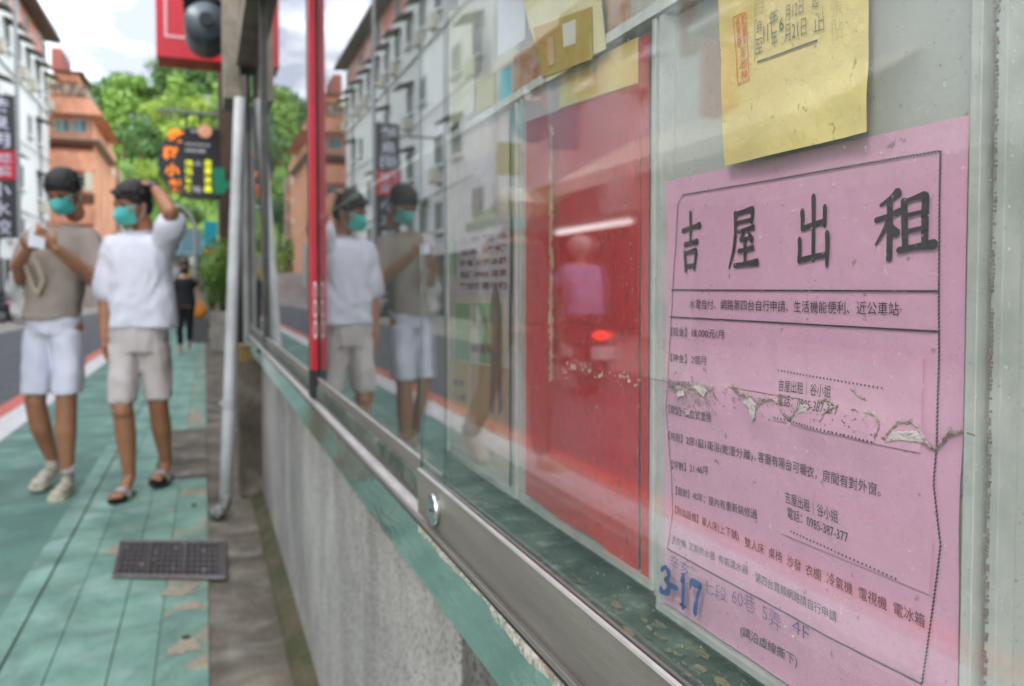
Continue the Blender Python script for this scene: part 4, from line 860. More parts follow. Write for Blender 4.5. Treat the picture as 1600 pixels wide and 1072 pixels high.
# red light box above
Y2 = 12.0; q1 = on_y(244, 88, Y2); q2 = on_y(346, 88, Y2)
rs_ = empty('red_sign_box', Vector(((q1.x + q2.x) / 2, Y2, q1.z)), 'big red sign box with a thin white outline hanging over the path', 'sign')
part('box', MB().box((q1.x, Y2, q1.z), (q2.x + .2, Y2 + .55, q1.z + 3.2)), mat('red_acrylic', (.58, .006, .02), .35), rs_, bevel=.01)
a = on_y(257, 58, Y2); lw_ = .035; ol = MB().box((a.x, Y2 - .012, a.z), (q2.x + .08, Y2 - .002, a.z + lw_)).box((a.x, Y2 - .012, a.z + lw_), (a.x + lw_, Y2 - .002, a.z + 2.6)).box((q2.x + .05, Y2 - .012, a.z + lw_), (q2.x + .08, Y2 - .002, a.z + 2.6))
part('outline', ol, mat('pink_white_line', (.8, .45, .48), .5), rs_)
wcx = MB(); put_text(wcx, '茶', ((a.x + q2.x) / 2 + .06, Y2 - .004, a.z + 1.05), (1, 0, 0), (0, 0, 1), .6, centre=True, offset=.02); part('character', wcx, M_white, rs_)
part('mount', MB().box((q2.x + .2, Y2 + .2, q1.z + .5), (.66, Y2 + .35, q1.z + .62)), M_black, rs_)
# dark ventilation unit
Y3 = 9.0
vu = empty('vent_unit', on_y(320, 80, Y3), 'dark metal ventilation drum hanging in front of the red sign box', 'ventilator')
c1 = on_y(322, 46, Y3); r1 = .21
part('drum', MB().tube([(c1.x, Y3 - .3, c1.z), (c1.x, Y3 - .25, c1.z), (c1.x, Y3 + .35, c1.z)], [r1 * .86, r1, r1], 24), mat('drum_grey', (.10, .125, .14), .4, .4), vu, smooth=True)
part('motor', MB().tube([(c1.x, Y3 - .36, c1.z), (c1.x, Y3 - .301, c1.z)], .07, 16), M_black, vu)
c2 = on_y(318, -6, Y3); part('housing', MB().box((c2.x - .20, Y3 - .25, c1.z + r1 + .002), (c2.x + .32, Y3 + .5, c1.z + 1.4)), mat('housing_dark', (.022, .022, .022), .6), vu, bevel=.02)
part('bracket', MB().box((c2.x + .33, Y3, c1.z + .5), (.66, Y3 + .06, c1.z + .6)), M_black, vu)
# small boards near the pillar
def board(name, x0, y0, x1, y1, Y, c, lab, pole=None, cat='sign', th=.08):
    a = on_y(x0, y0, Y); b = on_y(x1, y1, Y); t = empty(name, Vector(((a.x + b.x) / 2, Y, b.z)), lab, cat)
    part('panel', MB().box((a.x, Y, b.z), (b.x, Y + th, a.z)), mat('board_colour', c, .5), t)
    if pole: p = on_y(pole, y1, Y); part('pole', MB().tube([(p.x, Y + th + .03, 0), (p.x, Y + th + .03, a.z - .05)], .03, 8), M_pipe, t)
    return t
board('teal_sign', 319, 346, 340, 388, 20, (.0, .33, .42), 'teal rectangular sign board above the bush', pole=322)
board('green_sign', 345, 346, 362, 384, 20, (.0, .26, .12), 'dark green sign board beside the teal one', pole=358)
board('orange_strip', 317, 389, 364, 396, 20, (.75, .20, .06), 'thin orange strip board below the teal and green signs', pole=340)
board('white_disc_board', 296, 400, 306, 415, 30, (.7, .7, .66), 'small white board above the woman in black', pole=301)
board('blue_board', 284, 358, 316, 393, 34, (.20, .36, .42), 'pale blue board beside the teal sign', pole=286)
wcn = empty('green_can_sign', on_y(335, 300, 14.2), 'green watering-can shaped sign beside the black half-round sign', 'sign')
def px_prism(c, Y, d): return MB().prism([on_y(a, b, Y) for a, b in c], (0, d, 0))
part('can', px_prism([(332, 262), (351, 262), (352, 285), (366, 281), (366, 288), (352, 296), (350, 303), (335, 303)], 14.2, .1), mat('emerald', (.0, .25, .13), .4), wcn)
part('can_mount', MB().box((on_y(352, 275, 14.2).x, 14.25, on_y(352, 275, 14.2).z), (.4, 14.28, on_y(352, 272, 14.2).z)), M_black, wcn)
lp = empty('street_lamp', on_z(305, 480), 'grey street lamp with a curved arm above the end of the path', 'street lamp')
YL = 24.0; part('arm_pole', MB().tube([on_y(a, b, YL) for a, b in [(306, 500), (306, 420), (305, 372), (303, 348), (296, 332), (284, 323), (268, 320)]], [.06, .06, .055, .05, .05, .045, .04], 10), M_pipe, lp, smooth=True)
part('lamp_head', MB().ell(on_y(262, 321, YL), (.22, .12, .07), 12), M_grey, lp, smooth=True)

# ------------------------------------------------------------------ hill and trees
M_leaf = [mat('leaves_bright', (.21, .36, .055), .7, col2=(.12, .23, .035), vscale=1.1), mat('leaves_deep', (.09, .19, .045), .7, col2=(.055, .12, .03), vscale=1.1), mat('leaves_yellow_green', (.30, .42, .05), .7, col2=(.18, .28, .035), vscale=1.1)]
M_bark = mat('bark', (.12, .09, .06), .9)
def hill_h(x, y):
    d = max(0, min(1, (y - 74 + max(0, -x - 14) * .6) / 46)); s = d * d * (3 - 2 * d)
    return s * (24 - 3.2 * max(0, min(1, (-x - 2) / 8)) - .1 * max(0, -x - 14) + 6 * noise.noise(Vector((x * .03, y * .02, 1))) - max(0, -x - 18) * .35) + 1.0 * noise.noise(Vector((x * .2, y * .2, 0))) - .4
hm = MB(); NX, NY = 44, 30
for j in range(NY + 1):
    for i in range(NX + 1): x = -80 + 180 * i / NX; y = 68 + 130 * j / NY; hm.v.append(Vector((x, y, hill_h(x, y))))
hm.f = [[j * (NX + 1) + i, j * (NX + 1) + i + 1, (j + 1) * (NX + 1) + i + 1, (j + 1) * (NX + 1) + i] for j in range(NY) for i in range(NX)]; hm.mi = [0] * len(hm.f)
single('hill', hm, mat('hill_undergrowth', (.14, .25, .045), .9, col2=(.08, .16, .03), vscale=.4, bump=.5, bscale=2), kind='structure', smooth=True)
def tree_mesh(seed, mt, n=1500):
    r = random.Random(seed); cr = MB(); lobes = [(Vector((0, 0, 4.6)), 1.7)]
    for k in range(7): t = r.uniform(0, 6.28); q = r.uniform(.9, 2.0); lobes.append((Vector((q * math.cos(t), q * math.sin(t), r.uniform(3.2, 5.8))), r.uniform(.8, 1.4)))
    for k in range(n):
        c, rad = r.choice(lobes); d = Vector((r.gauss(0, 1), r.gauss(0, 1), r.gauss(0, 1))).normalized(); p = c + d * rad * (r.random() ** .35) * (1 + .25 * noise.noise(d * 2 + c))
        nrm = (d + Vector((r.gauss(0, .5), r.gauss(0, .5), r.gauss(0, .5)))).normalized(); u = nrm.orthogonal().normalized(); v = nrm.cross(u); s = r.uniform(.10, .24)
        cr.add([p + u * s, p + v * s * .7, p - u * s, p - v * s * .7], [(0, 1, 2, 3)])
    tk = MB().tube([(0, 0, -.6), (.05, 0, 1.6), (.1, .05, 3.4), (.05, 0, 4.6)], [.22, .17, .12, .05], 8)
    for k in range(4): t = k * 1.6 + r.random(); tk.tube([(.08, 0, 2.2 + k * .3), (math.cos(t) * .8, math.sin(t) * .8, 3.4 + k * .2), (math.cos(t) * 1.4, math.sin(t) * 1.4, 4.4)], [.09, .06, .03], 6)
    return cr.mesh('crown', mt), tk.mesh('trunk', M_bark)
TM = [tree_mesh(3 + k, M_leaf[k % 3]) for k in range(6)]
LB = ['bright green bushy tree on the hill behind the street', 'deep green dense tree on the hill behind the street', 'yellow-green loose tree on the hill behind the street']
def tree(x, y, s, k, z=None, label=None, group='trees on the hill', name='hill_tree'):
    t = empty(name, (x, y, hill_h(x, y) if z is None else z), label or LB[k % 3], 'tree', group, rz=rnd.uniform(0, 6.28)); t.scale = (s, s, s * rnd.uniform(.85, 1.1))
    for nm, me in zip(('crown', 'trunk'), TM[k]):
        o = bpy.data.objects.new(nm, me); COL.objects.link(o); o.parent = t
def tree_label(k, row): return LB[k % 3].replace('on the hill', ('low on the hill', 'halfway up the hill', 'near the crest of the hill')[min(2, row // 3)])
tr = random.Random(11)
for row in range(9):
    y = 76 + row * 6.0
    for i in range(15):
        x = -27 + i * 3.1 + tr.uniform(-1.2, 1.2) + row * 1.1; yy = y + tr.uniform(-2, 2)
        px_ = 320 + 1340 * x / (yy * .93)
        if px_ < 110: continue
        sc_ = tr.uniform(.75, 1.15) * (1 + row * .03); k_ = tr.choice([0, 0, 2, 2, 3, 5, 1, 4] if row < 6 else [1, 4, 1, 0]); tree(x, yy, sc_, k_, label=tree_label(k_, row))
# a few taller trees beyond the ridge, right of the frame's sign
for x, y, s, k in ((-11.5, 112, 1.15, 1), (-1, 116, 1.2, 4), (3, 117, 1.25, 1)): tree(x, y, s, k, label='tall deep green tree standing up above the crest of the hill')

# bush in its planter
bp_ = on_z(343, 548, 0)
pb = empty('planter_bush', (bp_.x + .02, bp_.y, 0), 'leafy green bush in a tall pale planter at the edge of the path', 'plant')
pm = MB().prism([(bp_.x - .14, bp_.y - .2, 0), (bp_.x + .30, bp_.y - .2, 0), (bp_.x + .34, bp_.y - .24, .72), (bp_.x - .18, bp_.y - .24, .72)], (0, .5, 0)); part('planter', pm, mat('pale_planter', (.52, .48, .40), .8, col2=(.36, .33, .27), vscale=5), pb, bevel=.01)
part('stem', MB().tube([(bp_.x + .05, bp_.y, .6), (bp_.x, bp_.y, 1.4)], [.03, .02], 8), M_bark, pb)
bm_ = MB(); c = Vector((bp_.x - .02, bp_.y, 1.42))
for k in range(2600):
    d = Vector((rnd.gauss(0, 1), rnd.gauss(0, 1), rnd.gauss(0, 1))).normalized(); p = c + Vector((d.x * .38, d.y * .38, d.z * .66)) * (rnd.random() ** .3) * (1 + .3 * noise.noise(d * 2.4)); nn = (d + Vector((rnd.gauss(0, .5),) * 3)).normalized(); u = nn.orthogonal().normalized(); v = nn.cross(u); s = rnd.uniform(.018, .04)
    bm_.add([p + u * s, p + v * s * .6, p - u * s, p - v * s * .6], [(0, 1, 2, 3)])
part('foliage', bm_, M_leaf[0], pb)
# small tyre leaning at the pipe
tq = on_z(344, 697, 0)
ty = empty('leaning_tyre', (tq.x, tq.y, 0), 'small black tyre with a pale rag on it leaning beyond the drainpipe', 'tyre')
tm = MB(); tm.tube([(tq.x + .06 + .02 * math.cos(t), tq.y + .15 + .125 * math.cos(t), .15 + .125 * math.sin(t)) for t in [2 * math.pi * k / 24 for k in range(25)]], .026, 10, caps=False); part('rubber', tm, M_black, ty, smooth=True)
part('rag', MB().ell((tq.x + .05, tq.y + .12, .29), (.05, .06, .03), 10), mat('pale_rag', (.6, .58, .54), .9), ty, smooth=True)

# ------------------------------------------------------------------ people
M_skin = mat('skin_tan', (.44, .205, .11), .5, col2=(.36, .155, .08), vscale=9, subs=.05)
M_skin2 = mat('skin_light', (.55, .33, .23), .55, col2=(.48, .27, .18), vscale=9, subs=.05)
M_hair = mat('black_hair', (.012, .010, .010), .65, col2=(.022, .018, .016), vscale=60, bump=.6, bscale=90, stretch=(1, 1, .3))
M_mask = mat('teal_mask', (.10, .52, .46), .8, col2=(.07, .45, .40), vscale=30)
def folds(a=.008, s=9, seed=0):
    def f(p):
        w1 = noise.noise(Vector((p.x * 3 + seed, p.y * 3, p.z * 3))); r1 = 1 - 2.2 * abs(noise.noise(Vector((p.x * s + w1 * 2 + seed, p.y * s, p.z * s * .7 + p.x * 5))))
        return a * .75 * noise.noise(Vector((p.x * s * .8 + seed, p.y * s, p.z * s * .5))) + a * .75 * (r1 - .5) + a * .35 * noise.noise(Vector((p.x * s * 3, p.y * s * 3, p.z * s * 1.6 + seed)))
    return f
def hand(mb, wrist, direction, palmn, side, s=1.0, curl=.5, thumb=1):
    """palm and five unequal bent fingers; side = axis across the knuckles"""
    d = Vector(direction).normalized(); n = Vector(palmn).normalized(); c = d.cross(n).normalized() * side
    w = Vector(wrist); palm = w + d * .045 * s
    M = Matrix((( c.x, d.x, n.x, palm.x), (c.y, d.y, n.y, palm.y), (c.z, d.z, n.z, palm.z), (0, 0, 0, 1)))
    mb.ell((0, 0, 0), (.040 * s, .052 * s, .017 * s), 12, M)
    for k, (off, ln) in enumerate(((-.029, .072), (-.010, .080), (.010, .075), (.028, .058))):
        a = palm + c * off * s + d * .040 * s; l1 = ln * s * .5; b = a + (d * math.cos(curl * .7) + n * math.sin(curl * .7)) * l1; e = b + (d * math.cos(curl * 1.7) + n * math.sin(curl * 1.7)) * l1
        mb.cone(a, b, .0088 * s, .008 * s, 8); mb.cone(b, e, .008 * s, .0068 * s, 8)
    a = w + d * .02 * s - c * .03 * s * thumb; b = a + (d * .6 - c * .7 * thumb + n * .3).normalized() * .035 * s; e = b + (d * .9 - c * .2 * thumb + n * .5).normalized() * .028 * s
    mb.cone(a, b, .0105 * s, .0095 * s, 8); mb.cone(b, e, .0095 * s, .0075 * s, 8)
def limb(mb, pts):
    for (a, ra), (b, rb) in zip(pts, pts[1:]): mb.cone(a, b, ra, rb, 14)
def head(body, par, c, yaw, pitch, s=1.0, skin=M_skin, hair='short', mask=M_mask, roll=0, helmet=None, eyes=True):
    """face looks along local -Y before turning; added to the body form, hair and mask as children"""
    M = Matrix.Translation(c) @ Matrix.Rotation(R(yaw), 4, 'Z') @ Matrix.Rotation(R(pitch), 4, 'X') @ Matrix.Rotation(R(roll), 4, 'Y') @ Matrix.Scale(s, 4)
    body.ell((0, .008, .035), (.076, .094, .090), 18, M); body.ell((0, -.022, -.035), (.056, .066, .072), 16, M); body.ell((0, -.050, -.078), (.030, .028, .026), 12, M)
    body.ell((0, -.084, -.006), (.011, .015, .022), 10, M); body.ell((0, -.089, -.020), (.014, .011, .010), 10, M)
    body.ell((0, -.080, -.048), (.024, .010, .007), 10, M); body.ell((0, -.079, -.058), (.020, .010, .006), 10, M)
    for sx in (-1, 1): body.ell((sx * .077, .008, -.006), (.010, .018, .030), 10, M); body.ell((sx * .030, -.076, .022), (.020, .012, .008), 10, M); body.ell((sx * .042, -.055, -.018), (.022, .020, .022), 10, M)
    body.cone((0, .025, -.04), (0, .035, -.135), .050, .054, 14, M)
    out = []
    if eyes:
        for sx in (-1, 1):
            e = MB().ell((sx * .030, -.0815, .008), (.0125, .006, .0055), 10, M); out.append(('eye', e, mat('eye_dark', (.02, .015, .012), .2)))
            b_ = MB().tube([M @ Vector((sx * .014, -.0885, .028)), M @ Vector((sx * .032, -.088, .033)), M @ Vector((sx * .048, -.076, .028))], [.0035, .0045, .002], 6); out.append(('eyebrow', b_, M_hair))
    if hair:
        h = MB().ell((0, .016, .052), (.085, .102, .088), 18, M); h.ell((0, .055, .0), (.069, .060, .072), 14, M)
        rr_ = random.Random(int(c[0] * 1000) + 5)
        for k in range(70 if hair == 'messy' else 46):
            t = rr_.uniform(0, 6.28); e_ = rr_.uniform(.15, 1.45); d = Vector((math.cos(t) * math.sin(e_), math.sin(t) * math.sin(e_), math.cos(e_)))
            if d.y < -.55 and d.z < .35: continue
            p = Vector((d.x * .078, .018 + d.y * .094, .050 + d.z * .080)); q = p + Vector((d.x * .012 + rr_.uniform(-.016, .016), d.y * .010 - .010, d.z * .010 - .008)) * (1.5 if hair == 'messy' else .6)
            h.cone(p, q, .015, .006, 8, M)
        for k in range(11): x = -.070 + k * .014; h.cone((x * .9, -.050 + abs(x) * .5, .100 - abs(x) * .55), (x * .95 + .004, -.078 + abs(x) * .7, .062 + .010 * (k % 3)), .019, .008, 8, M)
        for sx in (-1, 1): h.ell((sx * .078, -.012, .030), (.012, .030, .030), 8, M)
        if hair == 'long':
            h.ell((0, .05, -.06), (.075, .05, .11), 14, M)
        if hair == 'messy': h.ell((.01, .02, .075), (.088, .098, .078), 16, M)
        out.append(('hair', remesh(h, .006, 2), M_hair))
    if helmet:
        h = MB().ell((0, .012, .055), (.125, .145, .118), 20, M); out.append(('helmet', h, helmet)); v_ = MB().ell((0, -.10, .075), (.10, .07, .015), 16, M); out.append(('helmet_peak', v_, helmet))
    if mask:
        mk = MB(); nu, nv = 16, 10; vs = []
        for j in range(nv + 1):
            for i in range(nu + 1):
                u = -1 + 2 * i / nu; v = j / nv; a_ = u * 1.12; rx = .073 - .010 * v; ry = .094 + .026 * math.sin(v * 3.1) * (1 - abs(u)) ** .8
                pl_ = .0018 * math.sin(v * 16) * (1 - abs(u)); zz = .004 - v * .098 + .004 * abs(u)
                vs.append(M @ Vector((math.sin(a_) * rx, -math.cos(a_) * (ry + .010 - .012 * abs(v - .45)) - pl_ + .004, zz)))
        mk.add(vs, [(j * (nu + 1) + i, j * (nu + 1) + i + 1, (j + 1) * (nu + 1) + i + 1, (j + 1) * (nu + 1) + i) for j in range(nv) for i in range(nu)])
        out.append(('face_mask', mk, mask))
        lo = MB()
        for sx in (-1, 1):
            lo.tube([M @ Vector(q) for q in ((sx * .066, -.036, .0), (sx * .083, -.002, .018), (sx * .086, .022, .0), (sx * .083, .008, -.03), (sx * .060, -.036, -.085))], .0016, 5)
        out.append(('ear_loop', lo, mat('white_cord', (.7, .7, .7), .7)))
    return out, M
def finish(par, body, skin, extras, vox=.0075):
    bm2 = remesh(body, vox, 3); part('body', bm2, skin, par, smooth=True, local=True)
    for nm, mb, m in extras: part(nm, mb, m, par, smooth=True, local=True)
def person(loc, label, rz=0.0, scale=1.0):
    p = empty('person', loc, label, 'person', rz=rz); p.scale = (scale,) * 3; return p
def garment(par, name, mb, m, vox=.010, a=.008, s=9, seed=0, sm=3):
    part(name, remesh(mb, vox, sm, folds(a, s, seed)), m, par, smooth=True, local=True)
def sneaker(par, heel, toe_dir, up=(0, 0, 1), m=None, sole=None, s=1.0, pitch=0.0):
    d = Vector(toe_dir).normalized(); h = Vector(heel); sd_ = d.cross(Vector((0, 0, 1))).normalized(); u = sd_.cross(d).normalized()
    M = Matrix(((sd_.x, d.x, u.x, h.x), (sd_.y, d.y, u.y, h.y), (sd_.z, d.z, u.z, h.z), (0, 0, 0, 1))) @ Matrix.Scale(s, 4)
    b = MB().ell((0, .035, .045), (.036, .045, .045), 12, M); b.ell((0, .11, .040), (.040, .085, .034), 14, M); b.ell((0, .19, .034), (.044, .060, .026), 12, M); b.ell((0, .045, .082), (.034, .038, .028), 12, M)
    part('shoe', remesh(b, .007, 2), m, par, smooth=True, local=True)
    so = MB(); prof = [(-.030, .0), (-.036, .05), (-.034, .12), (-.047, .19), (-.040, .24), (0, .262), (.040, .24), (.047, .19), (.034, .12), (.036, .05), (.030, .0), (0, -.012)]
    so.prism([M @ Vector((x, y, .0)) for x, y in prof], (M.to_3x3() @ Vector((0, 0, .024)))); part('sole', so, sole, par, local=True, bevel=.003)
    return M
# -- man in the white T-shirt
wl = on_z(219, 770); wm = person((wl.x, wl.y, 0), 'man in a loose white T-shirt and beige shorts, one hand on his head, teal mask', scale=1.035)
wm.rotation_euler = (0, 0, -HEAD * .6)
B = MB()
limb(B, [((-.065, -.01, .84), .070), ((-.055, -.09, .46), .052), ((-.055, -.055, .43), .050)]); limb(B, [((-.055, -.075, .45), .051), ((-.052, -.05, .32), .053), ((-.045, -.02, .09), .030)])
limb(B, [((.085, .0, .84), .070), ((.085, .05, .47), .052)]); limb(B, [((.085, .055, .46), .051), ((.080, .12, .33), .053), ((.070, .24, .115), .030)])
B.loft([((.01, 0, .80), .13, .08), ((.01, 0, .92), .135, .08), ((.01, 0, 1.05), .115, .08), ((.01, 0, 1.2), .125, .085), ((.01, 0, 1.31), .13, .07), ((.0, 0, 1.38), .06, .055)])
limb(B, [((-.125, 0, 1.315), .048), ((-.165, .02, 1.07), .038), ((-.155, -.03, .84), .025)]); hand(B, (-.155, -.03, .83), (.05, -.05, -1), (1, 0, 0), 1, .95, .45)
limb(B, [((.17, .0, 1.33), .050), ((.218, -.16, 1.48), .041), ((.218, -.17, 1.49), .038)]); limb(B, [((.218, -.165, 1.485), .040), ((.165, -.10, 1.56), .037), ((.105, -.05, 1.635), .024)]); hand(B, (.10, -.045, 1.64), (-.9, .35, .18), (-.1, .05, -1), 1, .95, .5)
ex, MH = head(B, wm, (-.010, -.015, 1.530), -38, 12, .96, hair='messy')
for fx, fy, ank in ((-.05, -.06, (-.045, -.02, .09)), (.068, .22, (.07, .24, .115))):
    z0 = .022 if fy < 0 else .045
    B.cone(ank, (fx, fy - .01, z0 + .03), .030, .030); B.ell((fx, fy - .09, z0 + .018), (.042, .095, .022), 14)
    for k in range(5): B.ell((fx - .030 + k * .015, fy - .178 + abs(k - (1 if fy < 0 else 3)) * .007, z0 + .014), (.0085, .018, .010), 8)
finish(wm, B, M_skin, ex)
for fx, fy, z0 in ((-.05, -.07, 0.0), (.068, .21, .022)):
    so = MB().prism([(fx - .038, fy + .05, z0), (fx - .045, fy - .08, z0), (fx - .043, fy - .15, z0), (fx, fy - .19, z0), (fx + .043, fy - .15, z0), (fx + .045, fy - .08, z0), (fx + .038, fy + .05, z0)], (0, 0, .020)); part('sandal_sole', so, M_black, wm, local=True, bevel=.004)
    st_ = MB(); vs_ = []
    for i in range(11):
        t = math.pi * i / 10; 
        for yy in (-.055, -.125): vs_.append((fx + .050 * math.cos(t), fy + yy, z0 + .012 + .052 * math.sin(t)))
    st_.add(vs_, [(2 * i, 2 * i + 1, 2 * i + 3, 2 * i + 2) for i in range(10)]); part('sandal_strap', st_, mat('sandal_strap_white', (.62, .60, .58), .6), wm, local=True)
M_tw = mat('white_cotton', (.76, .75, .82), .85, col2=(.70, .69, .77), vscale=5, bump=.2, bscale=200)
S = MB().loft([((.03, 0, .885), .172, .130), ((.03, 0, .95), .168, .125), ((.025, 0, 1.1), .158, .118), ((.02, 0, 1.25), .155, .112), ((.02, 0, 1.335), .150, .09), ((0, .01, 1.385), .095, .07)], 24)
S.cone((-.11, 0, 1.315), (-.155, .02, 1.09), .064, .074, 16); S.cone((.14, 0, 1.325), (.205, -.105, 1.43), .070, .076, 16)
garment(wm, 't_shirt', S, M_tw, .011, .011, 8, 3)
part('neck_rib', MB().tube([(.0 + .068 * math.cos(t), .012 + .062 * math.sin(t), 1.402 + .012 * math.sin(t)) for t in [2 * math.pi * k / 20 for k in range(21)]], .007, 6, caps=False), M_tw, wm, smooth=True, local=True)
M_tb = mat('beige_shorts', (.64, .57, .54), .85, col2=(.57, .50, .47), vscale=5, bump=.2, bscale=200)
S = MB().loft([((.01, 0, .76), .138, .108), ((.01, 0, .84), .145, .112), ((.01, 0, .93), .145, .108)], 20)
S.loft([((-.060, -.062, .50), .070, .078), ((-.060, -.05, .62), .072, .080), ((-.062, 0, .80), .078, .09)], 18); S.loft([((.090, .048, .50), .070, .078), ((.090, .032, .62), .072, .080), ((.083, 0, .80), .078, .09)], 18)
garment(wm, 'shorts', S, M_tb, .010, .008, 10, 8)
part('watch', MB().tube([Vector((.118, -.058, 1.622)), Vector((.102, -.047, 1.640))], .030, 14), mat('watch_dark', (.03, .03, .04), .3), wm, local=True)
# -- man in the beige T-shirt
bl_ = on_z(98, 768); bmn = person((bl_.x, bl_.y, 0), 'tall man in a taupe T-shirt and white shorts looking down at his phone, teal mask')
bmn.rotation_euler = (0, 0, -HEAD * .75)
B = MB()
limb(B, [((-.10, 0, .92), .072), ((-.125, -.02, .52), .054)]); limb(B, [((-.125, -.025, .51), .053), ((-.125, .03, .36), .056), ((-.12, .16, .135), .031)])
limb(B, [((.05, 0, .92), .072), ((.055, -.06, .52), .054)]); limb(B, [((.055, -.06, .51), .053), ((.045, -.05, .36), .056), ((.04, -.03, .10), .031)])
B.loft([((-.03, 0, .88), .115, .08), ((-.035, 0, 1.0), .110, .08), ((-.02, 0, 1.15), .105, .08), ((0, 0, 1.32), .135, .095), ((.01, 0, 1.41), .135, .075), ((.02, -.01, 1.49), .065, .06)])
limb(B, [((-.145, .0, 1.41), .044), ((-.175, -.04, 1.19), .041)]); limb(B, [((-.175, -.04, 1.19), .041), ((-.13, -.16, 1.26), .038), ((-.035, -.27, 1.33), .026)]); hand(B, (-.03, -.275, 1.335), (.65, -.45, .35), (.3, .2, .9), -1, 1.0, .75)
limb(B, [((.16, .0, 1.41), .044), ((.205, -.03, 1.18), .041)]); limb(B, [((.205, -.03, 1.18), .041), ((.17, -.17, 1.26), .038), ((.12, -.29, 1.34), .026)]); hand(B, (.115, -.295, 1.345), (-.55, -.35, .6), (-.3, .7, .4), 1, 1.0, .75)
ex, MH = head(B, bmn, (.060, -.055, 1.655), -8, 30, .98, hair='short')
finish(bmn, B, M_skin, ex)
M_ts = mat('taupe_cotton', (.37, .31, .26), .85, col2=(.32, .265, .22), vscale=5, bump=.2, bscale=200)
S = MB().loft([((-.04, 0, .965), .148, .125), ((-.03, 0, 1.05), .145, .120), ((-.01, 0, 1.2), .155, .115), ((.01, 0, 1.33), .168, .118), ((.015, 0, 1.43), .162, .092), ((.015, .01, 1.485), .10, .075)], 24)
S.cone((-.125, 0, 1.41), (-.175, -.02, 1.255), .064, .068, 16); S.cone((.155, 0, 1.41), (.208, -.02, 1.25), .066, .072, 16)
garment(bmn, 't_shirt', S, M_ts, .011, .009, 9, 13)
M_ws = mat('white_shorts', (.74, .74, .82), .85, col2=(.68, .68, .77), vscale=5, bump=.2, bscale=200)
S = MB().loft([((-.03, 0, .88), .140, .110), ((-.03, 0, .95), .145, .114), ((-.035, 0, 1.0), .146, .115)], 20)
S.loft([((-.118, -.018, .555), .076, .084), ((-.112, -.01, .70), .078, .086), ((-.10, 0, .90), .082, .095)], 18); S.loft([((.060, -.050, .555), .076, .084), ((.056, -.03, .70), .078, .086), ((.045, 0, .90), .082, .095)], 18)
garment(bmn, 'shorts', S, M_ws, .010, .008, 10, 21)
M_can = mat('cream_canvas_shoe', (.58, .50, .38), .8, col2=(.30, .33, .30), vscale=16, c2pos=(.42, .5)); M_sol = mat('ivory_rubber', (.66, .60, .46), .6)
sneaker(bmn, (-.12, .20, .060), (-.02, -1, -.18), m=M_can, sole=M_sol, s=1.0); sneaker(bmn, (.035, .015, .0), (.12, -1, 0), m=M_can, sole=M_sol, s=1.0)
for q in ((-.12, .165, .150), (.042, -.028, .112)): part('sock', MB().tube([Vector(q), Vector(q) + Vector((0, 0, .045))], [.040, .037], 14), mat('white_sock', (.6, .58, .55), .9), bmn, smooth=True, local=True)
ph = empty('smartphone', bmn.matrix_basis @ Vector((.055, -.345, 1.40)), 'white smartphone held in both hands of the tall man', 'phone')
ph.rotation_euler = (R(-32), R(12), R(20)); part('case', MB().box((-.038, -.0045, -.075), (.038, .0045, .075)), mat('phone_white', (.68, .68, .70), .3), ph, bevel=.003, local=True); part('screen', MB().box((-.034, .0046, -.068), (.034, .0056, .068)), mat('phone_screen', (.02, .02, .03), .1), ph, local=True)
bgm = empty('cloth_bag', bmn.matrix_basis @ Vector((-.21, -.06, 1.18)), 'crumpled white cloth bag hanging from the tall man\'s elbow', 'bag'); bgm.rotation_euler = bmn.rotation_euler
S = MB().ell((.01, .05, -.09), (.045, .05, .11), 14); S.ell((.02, .04, -.17), (.06, .05, .08), 14); S.cone((0, 0, .03), (-.01, .03, -.08), .022, .04)
part('sack', remesh(S, .010, 2, folds(.018, 16, 4)), mat('off_white_cloth', (.64, .62, .58), .9), bgm, smooth=True, local=True)
stp = empty('string_strap', bmn.matrix_basis @ Vector((-.02, -.17, 1.22)), 'cream drawstring dangling at the tall man\'s waist below his hands', 'strap'); stp.rotation_euler = bmn.rotation_euler
part('cord', MB().tube([(-.03, -.08, .14), (-.06, -.03, .05), (-.05, .03, -.07), (-.02, .03, -.12), (.01, .02, -.04), (-.01, -.02, .06)], .012, 8), mat('cream_cord', (.60, .52, .38), .9), stp, smooth=True, local=True)
# -- woman in black further back
wl2 = on_z(290, 553); wo2 = person((wl2.x, wl2.y, 0), 'woman in black top and trousers with a black mask walking towards the camera')
B = MB(); limb(B, [((-.08, 0, .85), .085), ((-.085, -.06, .46), .05), ((-.08, -.02, .08), .032)]); limb(B, [((.07, 0, .85), .085), ((.07, .06, .46), .05), ((.06, .20, .12), .032)])
B.loft([((0, 0, .82), .155, .11), ((0, 0, .95), .145, .10), ((0, 0, 1.08), .12, .09), ((0, 0, 1.24), .15, .11), ((0, 0, 1.32), .145, .08), ((0, 0, 1.38), .06, .055)])
limb(B, [((-.145, 0, 1.30), .042), ((-.20, .05, 1.07), .035), ((-.19, -.02, .86), .024)]); hand(B, (-.19, -.02, .85), (.0, -.1, -1), (1, 0, 0), 1, .85, .4)
limb(B, [((.145, 0, 1.30), .042), ((.215, .02, 1.06), .036), ((.20, -.06, .84), .025)]); hand(B, (.20, -.06, .83), (-.1, -.1, -1), (-1, 0, 0), -1, .85, .4)
ex, _ = head(B, wo2, (0, -.01, 1.51), 5, 5, .95, hair='long', mask=mat('black_mask', (.012, .012, .014), .7)); 
for fx, fy in ((-.08, -.02), (.06, .20)): B.ell((fx, fy - .06, .035 + (.06 if fy > 0 else 0)), (.038, .10, .03), 12)
finish(wo2, B, M_skin2, ex, .011)
MK = mat('black_cotton', (.012, .012, .015), .8)
